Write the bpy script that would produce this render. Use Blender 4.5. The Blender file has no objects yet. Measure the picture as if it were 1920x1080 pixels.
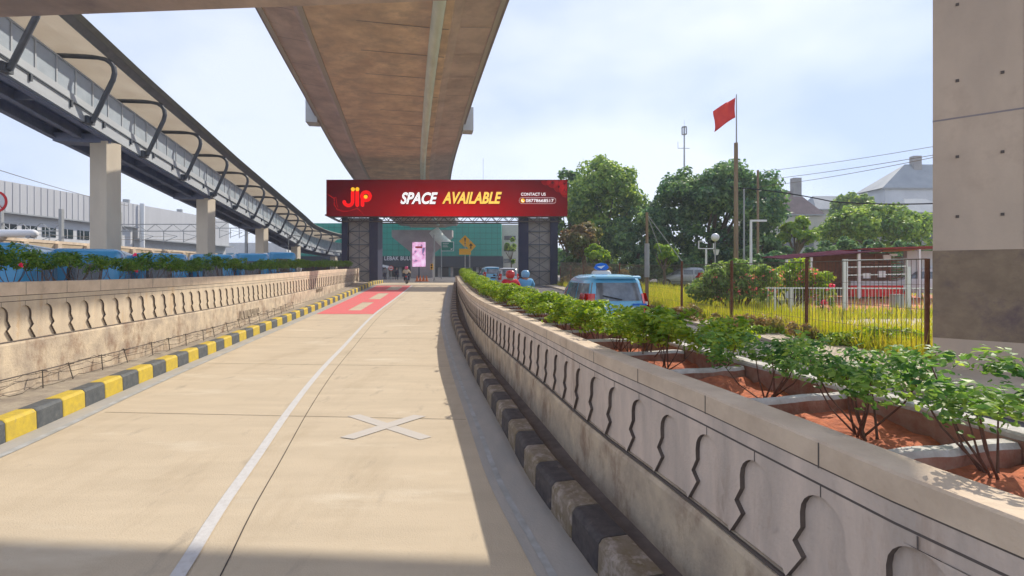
import bpy, bmesh, math, random
import numpy as np
from mathutils import Vector, Matrix, Euler
R = math.radians
scene = bpy.context.scene
C = scene.collection

# ------------------------------------------------------------------ camera, sky, sun, exposure
CAMZ = 2.5
cam = bpy.data.cameras.new('camera'); camo = bpy.data.objects.new('camera', cam); C.objects.link(camo)
camo.location = (0, 0, CAMZ); camo.rotation_euler = (R(90), 0, 0)
cam.sensor_width = 36; cam.lens = 18.0
cam.shift_y = -32/1920
cam.clip_start = 0.05; cam.clip_end = 3000
scene.camera = camo

SUN = Vector((.68, .97, 1.0)).normalized()
az = math.atan2(SUN.x, SUN.y); el = math.asin(SUN.z)
w = bpy.data.worlds.new('World'); scene.world = w; w.use_nodes = True
nt = w.node_tree; nt.nodes.clear()
def N(nt, t, **k):
    n = nt.nodes.new(t)
    for a, b in k.items(): setattr(n, a, b)
    return n
out = N(nt, 'ShaderNodeOutputWorld'); bg = N(nt, 'ShaderNodeBackground'); sky = N(nt, 'ShaderNodeTexSky')
sky.sky_type = 'NISHITA'; sky.sun_disc = False; sky.sun_elevation = el; sky.sun_rotation = az
sky.air_density = 1.0; sky.dust_density = .6; sky.ozone_density = 1.5
tc = N(nt, 'ShaderNodeTexCoord'); mp = N(nt, 'ShaderNodeMapping'); mp.inputs['Scale'].default_value = (1, 1, 2.2)
mp.inputs['Location'].default_value = (.3, .1, .2)
n1 = N(nt, 'ShaderNodeTexNoise'); n1.inputs['Scale'].default_value = 1.5; n1.inputs['Detail'].default_value = 5; n1.inputs['Roughness'].default_value = .5
cr = N(nt, 'ShaderNodeValToRGB'); cr.color_ramp.elements[0].position = .40; cr.color_ramp.elements[1].position = .62
cr.color_ramp.elements[0].color = (2.2, 2.75, 4.1, 1); cr.color_ramp.elements[1].color = (3.9, 4.15, 4.8, 1)
mx = N(nt, 'ShaderNodeMixRGB'); mx.inputs[0].default_value = .88
bg.inputs['Strength'].default_value = .145
L = nt.links.new
L(tc.outputs['Generated'], mp.inputs[0]); L(mp.outputs[0], n1.inputs['Vector']); L(n1.outputs[0], cr.inputs[0])
L(cr.outputs[0], mx.inputs[2]); L(sky.outputs[0], mx.inputs[1]); L(mx.outputs[0], bg.inputs[0]); L(bg.outputs[0], out.inputs[0])

sl = bpy.data.lights.new('sun', 'SUN'); sl.energy = 3.0; sl.angle = R(.6); sl.color = (1, .91, .77)
so = bpy.data.objects.new('sun', sl); C.objects.link(so); so.rotation_euler = SUN.to_track_quat('Z', 'Y').to_euler(); so.location = (20, 30, 40)
vs = scene.view_settings; vs.view_transform = 'Standard'; vs.look = 'None'; vs.gamma = 1; vs.use_curve_mapping = False
vs.exposure = 0.7
scene.cycles.max_bounces = 6; scene.cycles.diffuse_bounces = 4; scene.cycles.transparent_max_bounces = 12

# ------------------------------------------------------------------ helpers
F = 960.0
def P(px, py, Y): return Vector(((px-960)/F*Y, Y, CAMZ-(py-508)/F*Y))
def XP(px, Y): return (px-960)/F*Y
def ZP(py, Y): return CAMZ-(py-508)/F*Y
def lerp(a, b, t): return a+(b-a)*t
def sm(t): t = max(0, min(1, t)); return t*t*(3-2*t)

MATS = {}
GAIN = dict(road=1.22, gutter=1.25, wall=1.22, wall_shade=1.25, plinth=1.2, coping=1.2, pier=1.4, pier_dark=1.5, deck=1.4, deck_side=1.5, column=1.15, verge=1.2, verge_light=1.2, concrete_grey=1.2, lattice_back=1.2, leaf_tree_dark=1.4, leaf_tree_mid=1.5, drain=1.3, leaf_grass=1.1, leaf_near=1.45, leaf_hedge=1.3, leaf_left=1.3, green_panel=1.3, steel_under=1.25, soil=1.15, cladding=1.15)
def mat(name, col, col2=None, scale=4, detail=6, rough=.85, bump=.0, bscale=None, metal=0, stretch=(1, 1, 1), lo=.35, hi=.65,
        col3=None, scale3=.6, lo3=.5, hi3=.7, stretch3=(1, 1, 1), spec=.3, emit=None, es=1, alpha=1, trans=0, island=0, coat=0):
    g = GAIN.get(name, 1)
    col = tuple(min(.85, c*g) for c in col); col2 = col2 and tuple(min(.85, c*g) for c in col2); col3 = col3 and tuple(min(.85, c*g) for c in col3)
    m = bpy.data.materials.new(name); m.use_nodes = True; nt = m.node_tree; nt.nodes.clear(); L = nt.links.new
    o = N(nt, 'ShaderNodeOutputMaterial'); b = N(nt, 'ShaderNodeBsdfPrincipled'); L(b.outputs[0], o.inputs[0])
    b.inputs['Roughness'].default_value = rough; b.inputs['Metallic'].default_value = metal
    b.inputs['Specular IOR Level'].default_value = spec; b.inputs['Coat Weight'].default_value = coat
    b.inputs['Base Color'].default_value = (*col, 1)
    b.inputs['Alpha'].default_value = alpha; b.inputs['Transmission Weight'].default_value = trans
    tc = N(nt, 'ShaderNodeTexCoord'); last = None
    if col2:
        mp = N(nt, 'ShaderNodeMapping'); mp.inputs['Scale'].default_value = stretch; L(tc.outputs['Object'], mp.inputs[0])
        n = N(nt, 'ShaderNodeTexNoise'); n.inputs['Scale'].default_value = scale; n.inputs['Detail'].default_value = detail; n.inputs['Roughness'].default_value = .62
        L(mp.outputs[0], n.inputs['Vector'])
        r = N(nt, 'ShaderNodeValToRGB'); r.color_ramp.elements[0].position = lo; r.color_ramp.elements[1].position = hi
        r.color_ramp.elements[0].color = (*col, 1); r.color_ramp.elements[1].color = (*col2, 1)
        L(n.outputs[0], r.inputs[0]); last = r.outputs[0]
    if col3:
        mp = N(nt, 'ShaderNodeMapping'); mp.inputs['Scale'].default_value = stretch3; L(tc.outputs['Object'], mp.inputs[0])
        n = N(nt, 'ShaderNodeTexNoise'); n.inputs['Scale'].default_value = scale3; n.inputs['Detail'].default_value = 8; n.inputs['Roughness'].default_value = .7
        L(mp.outputs[0], n.inputs['Vector'])
        r = N(nt, 'ShaderNodeMapRange'); r.inputs[1].default_value = lo3; r.inputs[2].default_value = hi3; L(n.outputs[0], r.inputs[0])
        x = N(nt, 'ShaderNodeMixRGB'); x.inputs[2].default_value = (*col3, 1); L(r.outputs[0], x.inputs[0])
        if last: L(last, x.inputs[1])
        else: x.inputs[1].default_value = (*col, 1)
        last = x.outputs[0]
    if island:
        g = N(nt, 'ShaderNodeNewGeometry'); h = N(nt, 'ShaderNodeHueSaturation')
        r = N(nt, 'ShaderNodeMapRange'); r.inputs[3].default_value = 1-island; r.inputs[4].default_value = 1+island; L(g.outputs['Random Per Island'], r.inputs[0])
        r2 = N(nt, 'ShaderNodeMapRange'); r2.inputs[3].default_value = .5+.03; r2.inputs[4].default_value = .5-.03; L(g.outputs['Random Per Island'], r2.inputs[0])
        L(r.outputs[0], h.inputs['Value']); L(r2.outputs[0], h.inputs['Hue'])
        if last: L(last, h.inputs['Color'])
        else: h.inputs['Color'].default_value = (*col, 1)
        last = h.outputs[0]
    if last: L(last, b.inputs['Base Color'])
    if bump:
        n = N(nt, 'ShaderNodeTexNoise'); n.inputs['Scale'].default_value = bscale or 30; n.inputs['Detail'].default_value = 8
        L(tc.outputs['Object'], n.inputs['Vector'])
        bp = N(nt, 'ShaderNodeBump'); bp.inputs['Strength'].default_value = bump; bp.inputs['Distance'].default_value = .02
        L(n.outputs[0], bp.inputs['Height']); L(bp.outputs[0], b.inputs['Normal'])
    if emit: b.inputs['Emission Color'].default_value = (*emit, 1); b.inputs['Emission Strength'].default_value = es
    MATS[name] = m; return m
def leafmat(name, col, col2, isl=.35, scale=2.0, tr=.4):
    m = mat(name, col, col2, scale=scale, rough=.5, island=isl, spec=.4)
    nt = m.node_tree; b = [n for n in nt.nodes if n.type == 'BSDF_PRINCIPLED'][0]; o = [n for n in nt.nodes if n.type == 'OUTPUT_MATERIAL'][0]
    t = N(nt, 'ShaderNodeBsdfTranslucent'); mxs = N(nt, 'ShaderNodeMixShader'); mxs.inputs[0].default_value = tr
    src = b.inputs['Base Color'].links[0].from_socket
    hs = N(nt, 'ShaderNodeHueSaturation'); hs.inputs['Value'].default_value = 1.7; hs.inputs['Saturation'].default_value = 1.1; hs.inputs['Hue'].default_value = .485
    nt.links.new(src, hs.inputs['Color']); nt.links.new(hs.outputs[0], t.inputs[0])
    nt.links.new(b.outputs[0], mxs.inputs[1]); nt.links.new(t.outputs[0], mxs.inputs[2]); nt.links.new(mxs.outputs[0], o.inputs[0])
    return m

mat('road', (.49, .41, .30), (.42, .35, .255), scale=1.1, rough=.9, bump=.3, bscale=60, col3=(.36, .29, .20), scale3=.8, lo3=.52, hi3=.85, stretch3=(1.6, .35, 1), stretch=(.6, 2.5, 1), lo=.3, hi=.75)
mat('asphalt', (.085, .08, .085), (.13, .12, .12), scale=1.5, rough=.9, bump=.3, bscale=80)
mat('gutter', (.30, .29, .27), (.36, .335, .30), scale=3, rough=.9, bump=.2, stretch=(1, .4, 1))
mat('white_paint', (.62, .61, .60), (.50, .48, .46), scale=14, rough=.7, lo=.45, hi=.8)
mat('edge_paint', (.46, .47, .47), (.33, .33, .31), scale=5, rough=.8)
mat('overlay_grey', (.56, .52, .47), rough=.7)
mat('red_paint', (.74, .15, .16), (.66, .17, .17), scale=2.5, rough=.75, col3=(.50, .25, .2), scale3=3, lo3=.52, hi3=.8)
mat('joint', (.07, .06, .055), rough=1)
mat('yellow', (.62, .46, .05), (.50, .37, .06), scale=9, rough=.65, col3=(.30, .26, .17), scale3=7, lo3=.6, hi3=.75, bump=.15)
mat('black_paint', (.075, .085, .095), (.12, .13, .135), scale=9, rough=.65, col3=(.26, .24, .2), scale3=8, lo3=.62, hi3=.78, bump=.15)
mat('yellow_worn', (.19, .15, .09), (.25, .21, .17), scale=9, rough=.7, col3=(.37, .32, .28), scale3=7, lo3=.50, hi3=.62, bump=.2)
mat('dark_worn', (.055, .05, .055), (.10, .09, .09), scale=9, rough=.7, col3=(.24, .20, .17), scale3=7, lo3=.6, hi3=.75, bump=.2)
mat('verge', (.12, .105, .10), (.18, .155, .145), scale=4, rough=.95, bump=.3)  # right verge, its shade below the wall put into the dark colour
mat('verge_light', (.33, .29, .23), (.22, .19, .16), scale=4, rough=.95, bump=.3)
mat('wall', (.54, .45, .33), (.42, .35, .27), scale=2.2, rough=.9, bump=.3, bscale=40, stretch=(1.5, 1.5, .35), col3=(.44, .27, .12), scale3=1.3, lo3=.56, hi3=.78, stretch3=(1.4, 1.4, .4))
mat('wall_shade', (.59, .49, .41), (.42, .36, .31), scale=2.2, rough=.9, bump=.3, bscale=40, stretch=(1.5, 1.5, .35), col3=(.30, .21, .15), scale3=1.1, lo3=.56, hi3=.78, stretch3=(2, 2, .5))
mat('plinth', (.54, .45, .33), (.34, .28, .22), scale=2.6, rough=.95, bump=.5, bscale=25, col3=(.20, .12, .08), scale3=2.4, lo3=.5, hi3=.72, stretch3=(1, 1, .6))
mat('niche', (.17, .14, .12), (.11, .09, .08), scale=3, rough=.95, bump=.2)  # dark tone paints the shade onto the niche jambs
mat('coping', (.60, .49, .37), (.49, .39, .29), scale=3, rough=.9, bump=.3, bscale=40, col3=(.26, .21, .17), scale3=1.8, lo3=.58, hi3=.8)
mat('jointline', (.13, .11, .10), rough=1)
mat('soil', (.52, .17, .085), (.30, .10, .06), scale=14, rough=1, bump=1.0, bscale=22, col3=(.55, .25, .15), scale3=6, lo3=.6, hi3=.75)
mat('divider', (.66, .64, .61), (.46, .43, .40), scale=8, rough=.95, bump=.5)
mat('divider_face', (.30, .14, .095), (.40, .27, .21), scale=7, rough=.95, bump=.5)
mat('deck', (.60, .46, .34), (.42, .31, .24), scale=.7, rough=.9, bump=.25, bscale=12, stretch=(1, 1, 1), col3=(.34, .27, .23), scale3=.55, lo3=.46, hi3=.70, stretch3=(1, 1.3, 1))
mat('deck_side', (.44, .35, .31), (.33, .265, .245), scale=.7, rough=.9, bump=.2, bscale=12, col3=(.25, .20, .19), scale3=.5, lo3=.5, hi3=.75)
mat('deck_line', (.46, .42, .38), rough=.8)
mat('parapet', (.26, .23, .25), (.33, .29, .29), scale=1, rough=.85)
mat('pale_box', (.58, .60, .60), (.50, .51, .51), scale=1, rough=.8)
mat('drain', (.56, .60, .52), (.46, .50, .43), scale=1.5, rough=.6, stretch=(1, .3, 1))
mat('pier', (.46, .37, .29), (.37, .30, .24), scale=.7, rough=.9, bump=.25, bscale=9, stretch=(1.2, 1.2, .5), col3=(.34, .26, .2), scale3=1.0, lo3=.5, hi3=.8)
mat('pier_dark', (.16, .12, .085), (.21, .16, .11), scale=3, rough=.9, bump=.3, bscale=12, col3=(.11, .08, .08), scale3=1.6, lo3=.5, hi3=.7)
mat('column', (.66, .58, .46), (.57, .50, .40), scale=.8, rough=.9, stretch=(1, 1, .4), col3=(.38, .30, .22), scale3=.7, lo3=.62, hi3=.8)
mat('steel_dark', (.07, .085, .11), (.10, .115, .14), scale=3, rough=.5, spec=.5)
mat('steel_under', (.15, .17, .25), (.20, .22, .30), scale=2, rough=.7)
mat('steel_grey', (.30, .32, .34), rough=.5, metal=.3)
mat('fascia', (.48, .52, .56), (.42, .45, .49), scale=1.5, rough=.6, stretch=(1, .3, 1))
mat('roof_under', (.86, .79, .69), (.78, .71, .61), scale=.6, rough=.8)
mat('roof_edge', (.17, .18, .19), (.22, .23, .24), scale=2, rough=.6)
mat('roof_top', (.30, .31, .27), (.24, .25, .22), scale=2, rough=.5, metal=.3)
mat('balustrade', (.36, .42, .48), (.44, .50, .56), scale=1.2, rough=.25, spec=.6)
mat('cladding', (.42, .425, .44), (.38, .385, .40), scale=.4, rough=.7, stretch=(1, 3, .2))
mat('white_wall', (.62, .63, .64), (.54, .55, .56), scale=.4, rough=.8)
mat('beige_wall', (.52, .42, .29), (.42, .33, .23), scale=.9, rough=.9, stretch=(1, 1, .3))
mat('glass_blue', (.06, .17, .24), (.10, .26, .34), scale=.8, rough=.12, spec=.8)
mat('glass_dark', (.02, .025, .03), rough=.08, spec=.9)
mat('car_glass', (.09, .11, .13), (.20, .23, .26), scale=3, rough=.08, spec=1.0)  # paler tone paints reflected sky into the glass
mat('bus_blue', (.045, .30, .56), (.05, .34, .62), scale=1, rough=.25, spec=.6, coat=.5)
mat('taxi_blue', (.16, .50, .74), rough=.25, spec=.6, coat=.6)
mat('rubber', (.02, .02, .02), rough=.8)
mat('rim', (.45, .46, .48), rough=.3, metal=.8)
mat('red_lamp', (.65, .03, .02), rough=.2, spec=.7, coat=.5)
mat('lamp_clear', (.75, .72, .68), rough=.15, spec=.7)
mat('black_plastic', (.02, .02, .022), rough=.5)
mat('white_plastic', (.72, .72, .72), rough=.4)
mat('silver', (.42, .44, .46), rough=.3, metal=.4, coat=.4)
mat('car_white', (.7, .71, .72), rough=.3, coat=.4)
mat('green_panel', (.012, .235, .165), (.018, .20, .15), scale=.25, rough=.6, stretch=(1, 1, .5))
mat('green_seam', (.008, .12, .09), rough=.7)
mat('dark_front', (.008, .016, .03), (.015, .025, .04), scale=.4, rough=.4)
mat('cream', (.56, .52, .42), (.46, .44, .38), scale=.3, rough=.8)
mat('concrete_grey', (.30, .285, .27), (.24, .225, .215), scale=.6, rough=.9)
mat('lattice_back', (.26, .235, .21), (.33, .30, .27), scale=.7, rough=.9)
mat('blue_steel', (.02, .025, .06), (.035, .035, .07), scale=1, rough=.6)
mat('truss', (.09, .07, .06), rough=.7)
mat('rust', (.13, .05, .03), (.20, .09, .05), scale=8, rough=.9)
mat('wire_grey', (.17, .14, .11), rough=.7, metal=.3)
mat('wire_black', (.015, .015, .02), rough=.6)
mat('barb', (.10, .085, .07), rough=.8)
mat('pole_wood', (.20, .14, .09), (.28, .21, .13), scale=4, rough=.9, stretch=(1, 1, .2))
mat('pole_grey', (.36, .37, .37), (.30, .31, .31), scale=3, rough=.6)
mat('pole_white', (.72, .73, .72), rough=.5)
mat('flag_red', (.75, .07, .05), (.65, .05, .05), scale=1.5, rough=.8)
mat('court', (.62, .19, .08), (.54, .20, .11), scale=1.2, rough=.9)
mat('path_pale', (.55, .47, .36), (.45, .38, .29), scale=2, rough=.95, bump=.2)
mat('field', (.20, .22, .035), (.29, .28, .05), scale=.6, rough=1, bump=.4, col3=(.28, .19, .10), scale3=.5, lo3=.6, hi3=.75)
mat('earth', (.33, .28, .21), (.27, .23, .18), scale=.3, rough=1)
mat('roof_red', (.30, .035, .035), (.24, .03, .03), scale=1.5, rough=.7)
mat('roof_maroon', (.07, .025, .04), (.10, .04, .055), scale=1.5, rough=1, spec=0)
mat('timber', (.22, .10, .07), (.30, .15, .10), scale=3, rough=.8)
mat('house_roof', (.20, .145, .13), (.26, .19, .17), scale=.8, rough=.8)
mat('house_roof_grey', (.27, .29, .31), (.34, .36, .37), scale=.4, rough=.7)
mat('bark', (.12, .08, .055), (.19, .135, .09), scale=5, rough=.95, bump=.6, bscale=12, stretch=(1, 1, .3))
mat('stem', (.11, .055, .04), (.17, .10, .07), scale=12, rough=.95)
mat('orange', (.72, .17, .03), rough=.6)
mat('sign_yellow', (.80, .42, .02), rough=.5)
mat('sign_green', (.01, .22, .15), rough=.5)
mat('sign_red', (.75, .03, .03), rough=.4)
mat('sign_white', (.78, .78, .78), rough=.5)
mat('sign_black', (.015, .015, .015), rough=.5)
mat('skin', (.32, .17, .10), rough=.6)
mat('cloth_red', (.62, .03, .05), rough=.8)
mat('cloth_blue', (.14, .40, .66), rough=.8)
mat('cloth_beige', (.50, .42, .33), rough=.85)
mat('cloth_navy', (.03, .035, .07), rough=.85)
mat('cloth_grey', (.2, .2, .22), rough=.85)
mat('helmet_pink', (.62, .08, .20), rough=.25, coat=.5)
mat('helmet_red', (.60, .04, .04), rough=.25, coat=.5)
mat('helmet_blue', (.20, .45, .70), rough=.25, coat=.5)
leafmat('leaf_hedge', (.13, .22, .025), (.24, .34, .04))
leafmat('leaf_near', (.06, .15, .04), (.16, .27, .05), isl=.5)
leafmat('leaf_left', (.055, .13, .02), (.10, .19, .03))
leafmat('leaf_tree_dark', (.035, .09, .05), (.12, .20, .06), scale=.5, isl=.5, tr=.45)
leafmat('leaf_tree_mid', (.08, .15, .04), (.19, .27, .06), scale=.5, isl=.45, tr=.45)
leafmat('leaf_lime', (.17, .30, .03), (.24, .36, .05), scale=.8)
leafmat('leaf_brown', (.20, .12, .06), (.14, .19, .05), scale=.5)
leafmat('leaf_grass', (.30, .33, .035), (.42, .42, .06), scale=.5, isl=.25)
leafmat('leaf_dry', (.30, .20, .09), (.22, .22, .06), scale=.7)
leafmat('petal', (.78, .22, .14), (.82, .32, .22), isl=.3)
leafmat('petal_pink', (.75, .05, .10), (.8, .10, .16), isl=.2)

def add_translucent(name, fac):
    nt = MATS[name].node_tree; b = [n for n in nt.nodes if n.type == 'BSDF_PRINCIPLED'][0]; o = [n for n in nt.nodes if n.type == 'OUTPUT_MATERIAL'][0]
    t = N(nt, 'ShaderNodeBsdfTranslucent'); x = N(nt, 'ShaderNodeMixShader'); x.inputs[0].default_value = fac; nt.links.new(b.inputs['Base Color'].links[0].from_socket, t.inputs[0])
    nt.links.new(b.outputs[0], x.inputs[1]); nt.links.new(t.outputs[0], x.inputs[2]); nt.links.new(x.outputs[0], o.inputs[0])
add_translucent('roof_under', .5)  # translucency added to brighten the shaded roof underside
nt = MATS['road'].node_tree; b_ = [n for n in nt.nodes if n.type == 'BSDF_PRINCIPLED'][0]; src = b_.inputs['Base Color'].links[0].from_socket; tc_ = N(nt, 'ShaderNodeTexCoord')
for sc_n, lo_, hi_, cc, st_n in ((26, .66, .74, (.22, .19, .15, 1), (1, 1, 1)), (1.6, .60, .80, (.33, .28, .22, 1), (1.4, .5, 1)), (.9, .58, .75, (.68, .60, .47, 1), (.35, 1, 1))):
    mp_ = N(nt, 'ShaderNodeMapping'); mp_.inputs['Scale'].default_value = st_n; mp_.inputs['Location'].default_value = (sc_n, 3, 0); n_ = N(nt, 'ShaderNodeTexNoise'); n_.inputs['Scale'].default_value = sc_n; n_.inputs['Detail'].default_value = 7; n_.inputs['Roughness'].default_value = .65
    r_ = N(nt, 'ShaderNodeMapRange'); r_.inputs[1].default_value = lo_; r_.inputs[2].default_value = hi_; x_ = N(nt, 'ShaderNodeMixRGB'); x_.inputs[2].default_value = cc
    nt.links.new(tc_.outputs['Object'], mp_.inputs[0]); nt.links.new(mp_.outputs[0], n_.inputs['Vector']); nt.links.new(n_.outputs[0], r_.inputs[0]); nt.links.new(r_.outputs[0], x_.inputs[0]); nt.links.new(src, x_.inputs[1]); src = x_.outputs[0]
nt.links.new(src, b_.inputs['Base Color'])
class MB:
    def __init__(s): s.v = []; s.f = []; s.m = []; s.cur = 0; s.sm = False
    def vert(s, p): s.v.append(tuple(p)); return len(s.v)-1
    def face(s, idx): s.f.append(tuple(idx)); s.m.append(s.cur)
    def poly(s, pts): s.face([s.vert(p) for p in pts])
    def box(s, c, d, rz=0, M=None):
        cx, cy, cz = c; hx, hy, hz = d[0]/2, d[1]/2, d[2]/2; b = len(s.v); co, si = math.cos(rz), math.sin(rz)
        for z in (-hz, hz):
            for x, y in ((-hx, -hy), (hx, -hy), (hx, hy), (-hx, hy)):
                p = Vector((cx+x*co-y*si, cy+x*si+y*co, cz+z))
                s.v.append(tuple(M @ p if M else p))
        for q in ((0, 3, 2, 1), (4, 5, 6, 7), (0, 1, 5, 4), (1, 2, 6, 5), (2, 3, 7, 6), (3, 0, 4, 7)): s.face([b+i for i in q])
    def box2(s, x0, x1, y0, y1, z0, z1): s.box(((x0+x1)/2, (y0+y1)/2, (z0+z1)/2), (x1-x0, y1-y0, z1-z0))
    def bar(s, a, b, w, h=None):
        a = Vector(a); b = Vector(b); h = h or w; d = (b-a)
        if d.length < 1e-6: return
        d.normalize(); up = Vector((0, 0, 1)) if abs(d.z) < .95 else Vector((0, 1, 0))
        u = d.cross(up).normalized()*w/2; v = u.cross(d).normalized()*h/2; i = len(s.v)
        for p in (a, b):
            for q in (-u-v, u-v, u+v, -u+v): s.v.append(tuple(p+q))
        for q in ((0, 3, 2, 1), (4, 5, 6, 7), (0, 1, 5, 4), (1, 2, 6, 5), (2, 3, 7, 6), (3, 0, 4, 7)): s.face([i+k for k in q])
    def tube(s, pts, r, n=8, caps=True):
        pts = [Vector(p) for p in pts]; rs = r if isinstance(r, (list, tuple)) else [r]*len(pts); b = len(s.v); pu = None
        for i, p in enumerate(pts):
            d = (pts[min(i+1, len(pts)-1)]-pts[max(i-1, 0)])
            if d.length < 1e-9: d = Vector((0, 0, 1))
            d.normalize()
            if pu is None:
                up = Vector((0, 0, 1)) if abs(d.z) < .9 else Vector((1, 0, 0)); u = d.cross(up).normalized()
            else:
                u = (pu-d*pu.dot(d))
                u = u.normalized() if u.length > 1e-6 else d.cross(Vector((1, 0, 0))).normalized()
            pu = u; v = d.cross(u)
            for k in range(n):
                a = 2*math.pi*k/n; s.v.append(tuple(p+(u*math.cos(a)+v*math.sin(a))*rs[i]))
        for i in range(len(pts)-1):
            for k in range(n): s.face((b+i*n+k, b+i*n+(k+1) % n, b+(i+1)*n+(k+1) % n, b+(i+1)*n+k))
        if caps: s.face([b+k for k in range(n)][::-1]); s.face([b+(len(pts)-1)*n+k for k in range(n)])
    def prism(s, pts, vec):   # polygon pts extruded by vec
        vec = Vector(vec); n = len(pts); b = len(s.v)
        for p in pts: s.v.append(tuple(p))
        for p in pts: s.v.append(tuple(Vector(p)+vec))
        s.face(list(range(b, b+n))[::-1]); s.face(range(b+n, b+2*n))
        for k in range(n): s.face((b+k, b+(k+1) % n, b+n+(k+1) % n, b+n+k))
    def lathe(s, c, prof, n=16, axis='z'):
        b = len(s.v); c = Vector(c)
        for r, z in prof:
            for k in range(n):
                a = 2*math.pi*k/n
                p = (r*math.cos(a), r*math.sin(a), z) if axis == 'z' else ((z, r*math.cos(a), r*math.sin(a)) if axis == 'x' else (r*math.cos(a), z, r*math.sin(a)))
                s.v.append(tuple(c+Vector(p)))
        for i in range(len(prof)-1):
            for k in range(n): s.face((b+i*n+k, b+i*n+(k+1) % n, b+(i+1)*n+(k+1) % n, b+(i+1)*n+k))
        s.face([b+k for k in range(n)][::-1]); s.face([b+(len(prof)-1)*n+k for k in range(n)])
    def grid(s, rows):        # rows of points -> quads
        b = len(s.v); n = len(rows[0])
        for r_ in rows:
            for p in r_: s.v.append(tuple(p))
        for i in range(len(rows)-1):
            for k in range(n-1): s.face((b+i*n+k, b+i*n+k+1, b+(i+1)*n+k+1, b+(i+1)*n+k))
    def mesh(s, name, mats, smooth=False, fix=True):
        me = bpy.data.meshes.new(name); me.from_pydata(s.v, [], s.f)
        if isinstance(mats, str): mats = [mats]
        for m in mats: me.materials.append(MATS[m])
        if len(mats) > 1: me.polygons.foreach_set('material_index', s.m)
        if smooth: me.polygons.foreach_set('use_smooth', [True]*len(me.polygons))
        if fix:
            bm = bmesh.new(); bm.from_mesh(me); bmesh.ops.recalc_face_normals(bm, faces=bm.faces); bm.to_mesh(me); bm.free()
        me.update(); return me
    def build(s, name, mats, parent=None, smooth=False, fix=True):
        o = bpy.data.objects.new(name, s.mesh(name, mats, smooth, fix)); C.objects.link(o)
        if parent: o.parent = parent
        return o
def thing(name, label, cat, loc=(0, 0, 0), rz=0, group=None):
    o = bpy.data.objects.new(name, None); C.objects.link(o); o.location = loc; o.rotation_euler = (0, 0, rz); o.empty_display_size = .3
    o['label'] = label; o['category'] = cat
    if group: o['group'] = group
    return o
def tag(o, label=None, cat=None, group=None, kind=None):
    if label: o['label'] = label
    if cat: o['category'] = cat
    if group: o['group'] = group
    if kind: o['kind'] = kind
    return o
def kids(o): return list(o.children)
def dup(root, loc, rz, label=None, group=None, scale=None):
    r_ = root.copy(); C.objects.link(r_); r_.location = loc; r_.rotation_euler = (0, 0, rz)
    if scale: r_.scale = scale
    if label: r_['label'] = label
    if group: r_['group'] = group
    for ch in kids(root):
        c = ch.copy(); C.objects.link(c); c.parent = r_
        for g in kids(ch):
            d = g.copy(); C.objects.link(d); d.parent = c
    return r_
def text_pts(txt, size, offset=0, shear=0, depth=0.0, sx=1, align='LEFT', spacing=1, sy=1):
    cu = bpy.data.curves.new('t', 'FONT'); cu.body = txt; cu.size = size; cu.offset = offset; cu.shear = shear; cu.align_x = align; cu.space_character = spacing
    cu.resolution_u = 4
    o = bpy.data.objects.new('t', cu); C.objects.link(o)
    dg = bpy.context.evaluated_depsgraph_get(); dg.update(); me = o.evaluated_get(dg).to_mesh()
    v = [(p.co.x*sx, p.co.y*sy) for p in me.vertices]; f = [tuple(p.vertices) for p in me.polygons]
    o.evaluated_get(dg).to_mesh_clear(); bpy.data.objects.remove(o); bpy.data.curves.remove(cu)
    return v, f
def text_on(mb, txt, org, ux, uy, size, **k):   # write flat text into mb, plane org + ux*x + uy*y
    v, f = text_pts(txt, size, **k); b = len(mb.v); org = Vector(org); ux = Vector(ux); uy = Vector(uy)
    for x, y in v: mb.v.append(tuple(org+ux*x+uy*y))
    for q in f: mb.face([b+i for i in q])
    return (min(a for a, _ in v), max(a for a, _ in v)) if v else (0, 0)

class Path:     # smooth plan curve through (X, Y) points, arclength parametrised
    def __init__(s, pts, closed=False):
        p = np.array(pts, float); t = np.concatenate([[0], np.cumsum(np.hypot(*(p[1:]-p[:-1]).T))])
        m = np.gradient(p, t, axis=0); T = np.linspace(0, t[-1], 900); o = []
        for q in T:
            i = min(max(np.searchsorted(t, q, side='right')-1, 0), len(t)-2); h = t[i+1]-t[i]; u = (q-t[i])/h
            o.append((2*u**3-3*u**2+1)*p[i]+(u**3-2*u**2+u)*h*m[i]+(-2*u**3+3*u**2)*p[i+1]+(u**3-u**2)*h*m[i+1])
        s.p = np.array(o); s.s = np.concatenate([[0], np.cumsum(np.hypot(*(s.p[1:]-s.p[:-1]).T))]); s.len = s.s[-1]
    def at(s, q, off=0):
        x = np.interp(q, s.s, s.p[:, 0]); y = np.interp(q, s.s, s.p[:, 1])
        x1 = np.interp(q+.05, s.s, s.p[:, 0]); y1 = np.interp(q+.05, s.s, s.p[:, 1]); x0 = np.interp(q-.05, s.s, s.p[:, 0]); y0 = np.interp(q-.05, s.s, s.p[:, 1])
        dx, dy = x1-x0, y1-y0; l = math.hypot(dx, dy); return x+off*dy/l, y-off*dx/l    # +off = to the right
    def dir(s, q):
        a = s.at(q-.1); b = s.at(q+.1); return math.atan2(b[1]-a[1], b[0]-a[0])
    def sY(s, Y): return float(np.interp(Y, s.p[:, 1], s.s))
    def X(s, Y): return float(np.interp(Y, s.p[:, 1], s.p[:, 0]))
def rng(a, b, d):
    n = max(1, int(math.ceil((b-a)/d))); return [a+(b-a)*i/n for i in range(n+1)]
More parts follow.
